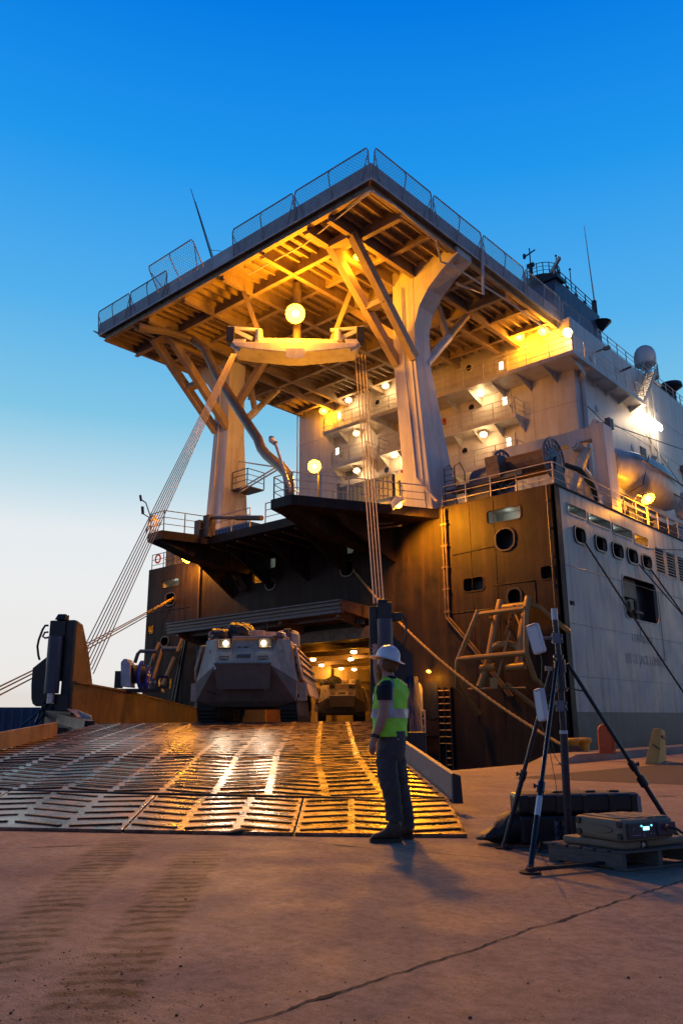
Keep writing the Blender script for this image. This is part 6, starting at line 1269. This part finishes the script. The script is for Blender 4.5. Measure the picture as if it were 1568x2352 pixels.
g = G(); g.bar(P(1210, 1999, Z=.045), P(1360, 1985, Z=.045), .035, .025); g.bar(P(1360, 1985, Z=.045), P(1460, 1975, Z=.05), .035, .025); g.bar(P(1157, 1943, Z=.035), P(1300, 1950, Z=.035), .03, .02); g.build('ground_spreader', tub, tri, split=True)
lm_ = hA.lerp(A_, .64); g = G(); a = hA.lerp(A_, .685); b = hA.lerp(A_, .79)
st_pts = []
g = G(); g.cyl(hA.lerp(A_, .69), hA.lerp(A_, .775), .0245, n=14); g.build('paper_sticker', mat('sticker_white', (.55, .6, .65), .5), tri)
g = G(); g.box((0, 0, 0), (0, 0, 0)) if 0 else None
c_ = onv(1262, 1541, -.02); g.hexa([c_+RT*-.04, c_+RT*.03, c_+RT*.03+FW*.02, c_+RT*-.04+FW*.02], [c_+RT*-.04+V((0, 0, .045)), c_+RT*.03+V((0, 0, .04)), c_+RT*.03+V((0, 0, .04))+FW*.02, c_+RT*-.04+V((0, 0, .045))+FW*.02]); g.build('tag', mat('tan_tag', (.4, .28, .2), .6), tri)
def antenna(q, dd, dep, lbl, clampy, by, txt):
    tl, tr, br_, bl_ = [onv(x, y, dd+o) for (x, y, o) in q]; n_ = (tr-tl).cross(bl_-tl).normalized()
    if n_.dot(FW) < 0: n_ = -n_
    t = thing('panel_antenna', lbl, 'antenna', (tl+br_)/2, 'white panel antennas on the tripod')
    u_ = (tr-tl); v_ = (tl-bl_)
    cen = (tl+tr+br_+bl_)/4; W_ = ((tr-tl).length+(br_-bl_).length)/2; H_ = ((tl-bl_).length+(tr-br_).length)/2
    u_.normalize(); v_ = (v_-u_*v_.dot(u_)).normalized(); n_ = u_.cross(v_); n_ = n_ if n_.dot(FW) > 0 else -n_
    g = G(); g.loft([rrect(cen, u_, v_, W_*.94, H_*.97, .02, 6), rrect(cen+n_*.008, u_, v_, W_, H_, .024, 6), rrect(cen+n_*dep*.8, u_, v_, W_, H_, .024, 6), rrect(cen+n_*dep, u_, v_, W_*.93, H_*.96, .02, 6)]); bd = g.build('housing', whitep, t, smooth=True)
    g = G(); g.ring(rrect(cen-n_*.0005, u_, v_, W_*.86, H_*.92, .012, 5), rrect(cen-n_*.0005, u_, v_, W_*.845, H_*.91, .011, 5), -n_*.0012); g.build('face_line', mat('print_grey', (.3, .32, .36), .5), bd)
    R3 = Matrix((u_, v_, -n_)).transposed().to_4x4()
    for (s__, sz, ou, ov) in ((txt, .03, -.02, H_*.40), (':', .02, -W_*.36, H_*.25), ('---', .016, -W_*.36, H_*.20), ('- --- --', .010, W_*.08, -H_*.425)):
        tx = text(s__, 'printed_mark', (0, 0, 0), sz, mat('print_grey', (.3, .32, .36), .5), (0, 0, 0), None, .0003); tx.parent = bd; tx.matrix_local = Matrix.Translation(cen+u_*ou+v_*ov-n_*.0015-ORG[bd]) @ R3
    m_ = onv(*clampy); g = G(); e_ = cen+n_*dep; e_ = V((e_.x, e_.y, m_.z)); g.tube([e_+(m_-e_)*.05, m_], .014, 8); g.build('arm', mat('clamp_grey', (.16, .17, .2), .45), t)
    g = G(); g.hexa([m_+RT*-.045-FW*.05+V((0, 0, -.055)), m_+RT*.03-FW*.05+V((0, 0, -.055)), m_+RT*.03-FW*.03+V((0, 0, -.055)), m_+RT*-.045-FW*.03+V((0, 0, -.055))], [m_+RT*-.045-FW*.05+V((0, 0, .045)), m_+RT*.03-FW*.05+V((0, 0, .045)), m_+RT*.03-FW*.03+V((0, 0, .045)), m_+RT*-.045-FW*.03+V((0, 0, .045))])
    for dz in (-.035, .02): vv = m_+V((0, 0, dz)); g.cyl(vv+RT*-.05-FW*.02, vv+RT*.065-FW*.02, .008, n=8); g.cyl(vv+RT*.045-FW*.02, vv+RT*.065-FW*.02, .014, n=8)
    g.bar(m_+RT*.04+V((0, 0, -.03)), m_+RT*.04+V((0, 0, .03)), .03, .04); g.build('clamp', mat('clamp_grey', (.16, .17, .2), .45), t)
    return cen, n_, v_, H_
c1 = antenna(((1210, 1437, .085), (1236, 1428, .0), (1244.5, 1498, .0), (1220, 1506, .085)), -.10, .055, 'upper white panel antenna, tilted, near the tip of the tripod mast', (1276, 1466, 0), 0, 'SATCOM'.replace('SATCOM', 'aaVAL'))
c2 = antenna(((1226, 1584, .10), (1243, 1579, .0), (1248.5, 1656, .0), (1230.5, 1658, .10)), -.09, .055, 'lower white panel antenna, upright beside the front leg of the tripod', (1285, 1621, 0), 0, 'aaVAL')
g = G(); g.tube([onv(1240, 1503, -.05), onv(1244, 1520, -.05), onv(1243, 1560, -.05), onv(1242, 1576, -.05)], .003, 5); g.tube([onv(1240, 1660, -.05), onv(1255, 1700, -.05), onv(1262, 1725, -.1), onv(1274, 1790, -.1), onv(1281, 1840, -.1)], .003, 5); g.tube([onv(1262, 1690, -.1), onv(1275, 1740, -.05), onv(1293, 1765, -.05)], .003, 5); g.build('antenna_cable', tub, tri, split=True)
# ================================================================== CASES, BAG, PALLET
bk = thing('transit_case', 'long black moulded transit case lying behind the tripod legs', 'case', P(1330, 1950, Z=.0))
a = P(1205, 1948, Z=0); b = P(1462, 1962, Z=0); 
a = D(1199, 1945, 8.0); b = D(1478, 1945, 8.15); a.z = b.z = 0; dpv = FW*.42
u_ = (b-a).normalized(); zt = D(1330, 1824, 8.05).z
def rbox(g, a, b, dp, z0, z1): g.hexa([V((a.x, a.y, z0)), V((b.x, b.y, z0)), V((b.x, b.y, z0))+dp, V((a.x, a.y, z0))+dp], [V((a.x, a.y, z1)), V((b.x, b.y, z1)), V((b.x, b.y, z1))+dp, V((a.x, a.y, z1))+dp])
g = G(); rbox(g, a, b, dpv, .01, zt*.58); g.build('body', blkp, bk, bevel=.03)
g = G(); rbox(g, a-u_*.012, b+u_*.012, dpv, zt*.60, zt); ld_ = g.build('lid', blkp, bk, bevel=.035)
g = G()
for f in (.08, .3, .52, .74, .93): q_ = a.lerp(b, f)-FW*.012; rbox(g, q_, q_+u_*.06, FW*.03, zt*.62, zt*.97); rbox(g, q_, q_+u_*.05, FW*.03, .04, zt*.55)
g.build('ribs', blkp, bk, bevel=.006, split=True)
g = G()
for f in (.3, .58, .78): q_ = a.lerp(b, f)+FW*.1; rbox(g, q_, q_+u_*.1, FW*.08, zt, zt+.018)
g.build('stacking_lug', blkp, ld_, bevel=.006, split=True)
g = G(); q_ = b-u_*.05; rbox(g, q_, q_+u_*.07, FW*.06, zt*.55, zt*.93); g.build('latch', mat('latch_grey', (.25, .25, .27), .4), ld_, bevel=.006)
g = G(); q_ = a.lerp(b, .27)-FW*.012; rbox(g, q_, q_+u_*.15, FW*.02, D(1285, 1931, 8.0).z, D(1285, 1888, 8.0).z); pn = g.build('connector_panel', mat('panel_blue_grey', (.12, .15, .2), .4), bk, bevel=.003)
g = G(); cz = D(1285, 1910, 8.0).z
for du, dz in ((.045, .035), (.11, .03), (.045, -.03), (.11, -.035)): cc_ = q_+u_*du+V((0, 0, cz+dz-q_.z)); g.cyl(cc_, cc_-FW*.03, .018, n=14)
g.build('socket', blkp, pn, split=True)
g = G(); zc_ = V((0, 0, cz)); q0 = V((q_.x, q_.y, 0)); g.tube([q0+u_*.1+zc_-FW*.03, q0+u_*.02+zc_*1.1-FW*.09, q0-u_*.05+zc_*.7-FW*.12, q0-u_*.1-FW*.15+V((0, 0, .02)), q0+u_*.1-FW*.35+V((0, 0, .012)), q0+u_*.0-FW*.5+V((0, 0, .012))], .006, 6); g.tube([q0+u_*.05+zc_-FW*.03, q0+u_*.0+zc_*.5-FW*.1, q0+u_*.2-FW*.2+V((0, 0, .012)), q0+u_*.5-FW*.25+V((0, 0, .012))], .006, 6); g.build('cable', blkp, bk, split=True)
bg_ = G(); rr = random.Random(11); c_ = D(1170, 1930, 8.2); c_.z = 0
bg_.sph((0, 0, 0), 1, 28, 16)
for i, v in enumerate(bg_.v):
    f_ = 1+.07*math.sin(6*v.x+3*v.z)+.05*math.sin(11*v.x-5*v.y)+rr.uniform(-.02, .02); x_ = v.x*.33*f_; hz_ = .03+.15*max(0, min(1, (v.x+1.05)/1.3))**.8
    bg_.v[i] = c_+RT*(x_+.03)+FW*(v.y*.17*f_)+V((0, 0, max(.003, hz_*(1+v.z*f_)*.98)))
tag(bg_.build('duffel_bag', mat('black_nylon', (.011, .011, .013), .6, var=.3, bump=.02, bscale=9), loc=c_, smooth=True), 'slumped black duffel bag left of the black transit case', 'bag')
lc = G(); q0 = P(1215, 1962, Z=.008)
lc.tube([P(1240, 1935, Z=.3), P(1236, 1950, Z=.02), P(1255, 1958, Z=.01), P(1290, 1952, Z=.01), P(1300, 1962, Z=.01), P(1262, 1968, Z=.01), P(1225, 1963, Z=.01), P(1250, 1950, Z=.01), P(1330, 1956, Z=.01), P(1400, 1972, Z=.01)], .006, 6)
tag(lc.build('loose_cable', blkp, loc=q0, smooth=True), 'black cable looping on the concrete between the tripod feet and the pallet', 'cable')
# pallet
pa = P(1432, 2004, Z=0); pb = P(1284, 1982, Z=0); pc = P(1600, 1985, Z=0)
ul = (pb-pa).normalized(); ur = (pc-pa).normalized(); LL = .68; LR = (pc-pa).length
pal = thing('wooden_pallet', 'weathered grey wooden pallet under the tan case at the right edge', 'pallet', pa)
def pbox(g, l0, l1, r0, r1, z0, z1, base=pa): g.hexa([base+ul*l0+ur*r0+V((0, 0, z0)), base+ul*l0+ur*r1+V((0, 0, z0)), base+ul*l1+ur*r1+V((0, 0, z0)), base+ul*l1+ur*r0+V((0, 0, z0))], [base+ul*l0+ur*r0+V((0, 0, z1)), base+ul*l0+ur*r1+V((0, 0, z1)), base+ul*l1+ur*r1+V((0, 0, z1)), base+ul*l1+ur*r0+V((0, 0, z1))])
HP_ = D(1432, 1957, (pa.dot(FW))).z
g = G()
for l0 in (0, .30, .60): pbox(g, l0, l0+.09, 0, LR, .003, .018)
g.build('bottom_board', wood, pal, bevel=.002, split=True)
g = G()
for r0 in (0, LR*.48, LR-.04): pbox(g, .0, .69, r0, r0+.04, .018, HP_-.02)
g.build('runner', wood, pal, bevel=.002, split=True)
g = G()
for l0 in (-.01, .12, .25, .38, .51, .63): pbox(g, l0, l0+.10, -.01, LR+.01, HP_-.018, HP_)
g.build('top_board', wood, pal, bevel=.002, split=True)
tl_ = thing('tan_case_lid', 'flat tan case lid lying open under the tan power unit on the pallet', 'case lid', pa+V((0, 0, HP_)))
g = G(); zt0 = HP_+.002; pbox(g, .02, .60, .06, .24, zt0, zt0+.062); g.build('plate', tan, tl_, bevel=.02)
g = G(); q_ = pa+ur*.235+ul*.06; g.cyl(q_+V((0, 0, zt0+.03))-ul*.05, q_+V((0, 0, zt0+.045))-ul*.062, .012, n=8); g.tube([q_-ul*.05+V((0, 0, zt0+.01)), q_-ul*.055+V((0, 0, zt0+.05)), q_-ul*.055+ur*.02+V((0, 0, zt0+.02))], .004, 5); g.build('latch', whitep, tl_)
t2 = thing('tan_case_lid', 'second flat tan lid at the right edge of the pallet, behind the first', 'case lid', pa+V((0, 0, HP_)))
g = G(); pbox(g, .05, .5, .34, LR-.02, zt0, zt0+.062); g.build('plate', tan, t2, bevel=.02)
pu = thing('power_unit', 'tan rugged power case with a glowing blue display and a plugged in cable', 'power unit', pa+V((0, 0, HP_+.07)))
z0 = HP_+.068; zt1 = D(1428, 1882, pa.dot(FW)+.05).z; bs = P(1432, 1937, Z=z0); bs.z = 0
e1 = P(1321, 1920, Z=z0); e2 = P(1549, 1926, Z=z0); e1.z = e2.z = 0
vl = e1-bs; vr = e2-bs
def ubox(g, l0, l1, r0, r1, z0_, z1_): g.hexa([bs+vl*l0+vr*r0+V((0, 0, z0_)), bs+vl*l0+vr*r1+V((0, 0, z0_)), bs+vl*l1+vr*r1+V((0, 0, z0_)), bs+vl*l1+vr*r0+V((0, 0, z0_))], [bs+vl*l0+vr*r0+V((0, 0, z1_)), bs+vl*l0+vr*r1+V((0, 0, z1_)), bs+vl*l1+vr*r1+V((0, 0, z1_)), bs+vl*l1+vr*r0+V((0, 0, z1_))])
hz = zt1-z0; g = G(); ubox(g, 0, 1, 0, 1, z0, zt1); bd = g.build('housing', tan, pu, bevel=.028)
g = G()
for r0, r1, l0, l1 in ((.08, .30, .15, .9), (.36, .5, .1, .7), (.55, .66, .05, .7), (.7, .95, .05, .7)): ubox(g, l0, l1, r0, r1, zt1, zt1+.008)
g.build('top_ridge', tan, bd, bevel=.006, split=True)
g = G()
for l_ in (.06, .9):
    for z_ in (.25, .78): c_ = bs+vl*l_+V((0, 0, z0+hz*z_)); nl = -vr.normalized(); g.cyl(c_-nl*.01, c_+nl*.012, .025, n=16)
g.build('rubber_bumper', blkp, bd, split=True)
g = G(); nl = -vr.normalized(); c_ = bs+vl*.48+V((0, 0, z0+hz*.5)); g.loft([[c_+nl*(-.01 if k_ == 0 else .012)+vl*.28*s_*math.cos(a_*math.pi/8)+V((0, 0, hz*.17*s_*math.sin(a_*math.pi/8))) for a_ in range(16)] for k_, s_ in ((0, 1.15), (1, 1.0), (2, .8))]); g.build('grip_recess', tan, bd, smooth=True)
g = G(); nf = -vl.normalized(); ubox(g, -.035, -.005, .07, .93, z0+hz*.14, z0+hz*.86); fp = g.build('front_panel', mat('panel_dark', (.045, .04, .055), .45), pu, bevel=.006)
def fpt(r_, z_, o=.04): return bs+vr*r_-vl*o+V((0, 0, z0+hz*z_))
g = G(); g.hexa([fpt(.36, .50), fpt(.475, .50), fpt(.475, .50, .02), fpt(.36, .50, .02)], [fpt(.36, .66), fpt(.475, .66), fpt(.475, .66, .02), fpt(.36, .66, .02)]); g.build('display', em('display_blue', (.25, .75, 1.), 3.2), fp)
g = G(); 
for r_ in (.325, .52): c_ = fpt(r_, .70); g.ring([c_+(vr.normalized()*math.cos(k*math.pi/8)+V((0, 0, 1))*math.sin(k*math.pi/8))*.007 for k in range(16)], [c_+(vr.normalized()*math.cos(k*math.pi/8)+V((0, 0, 1))*math.sin(k*math.pi/8))*.003 for k in range(16)], nf*.003)
g.build('button_glow', em('button_cyan', (.2, .8, .9), 2.5), fp, split=True)
g = G(); g.hexa([fpt(.62, .22), fpt(.97, .22), fpt(.97, .22, .01), fpt(.62, .22, .01)], [fpt(.62, .80), fpt(.97, .80), fpt(.97, .80, .01), fpt(.62, .80, .01)]); g.hexa([fpt(.62, .22, .075), fpt(.97, .22, .075), fpt(.97, .22), fpt(.62, .22)], [fpt(.62, .80, .075), fpt(.97, .80, .075), fpt(.97, .80), fpt(.62, .80)]); so_ = g.build('socket_block', mat('panel_dark', (.045, .04, .055)), fp, bevel=.005)
g = G(); g.cyl(fpt(.76, .58, .07), fpt(.76, .58, .14), .024, n=16); g.build('plug', mat('plug_red_brown', (.14, .05, .05), .5), so_)
g = G(); g.tube([fpt(.76, .58, .13), fpt(.82, .56, .2), fpt(.92, .3, .26), fpt(.98, -.1, .26), fpt(1.02, -.6, .3), fpt(1.05, -1.0, .25), P(1600, 1990, Z=.02)], .011, 9); g.build('power_cable', blkp, pu, smooth=True)
g = G(); 
for r_, z_ in ((.36, .3), (.36, .22), (.5, .32), (.56, .3)): g.hexa([fpt(r_, z_, .038), fpt(r_+.02, z_, .038), fpt(r_+.02, z_, .03), fpt(r_, z_, .03)], [fpt(r_, z_+.04, .038), fpt(r_+.02, z_+.04, .038), fpt(r_+.02, z_+.04, .03), fpt(r_, z_+.04, .03)])
c_ = fpt(.19, .52, .037); g.tube([c_+(vr.normalized()*math.cos(k*.35+1.2)+V((0, 0, 1))*math.sin(k*.35+1.2))*.016 for k in range(9)], .002, 4); g.tube([fpt(.14, .3, .037), fpt(.3, .3, .037)], .0015, 4); g.build('panel_marks', mat('print_light', (.4, .4, .42), .5), fp)
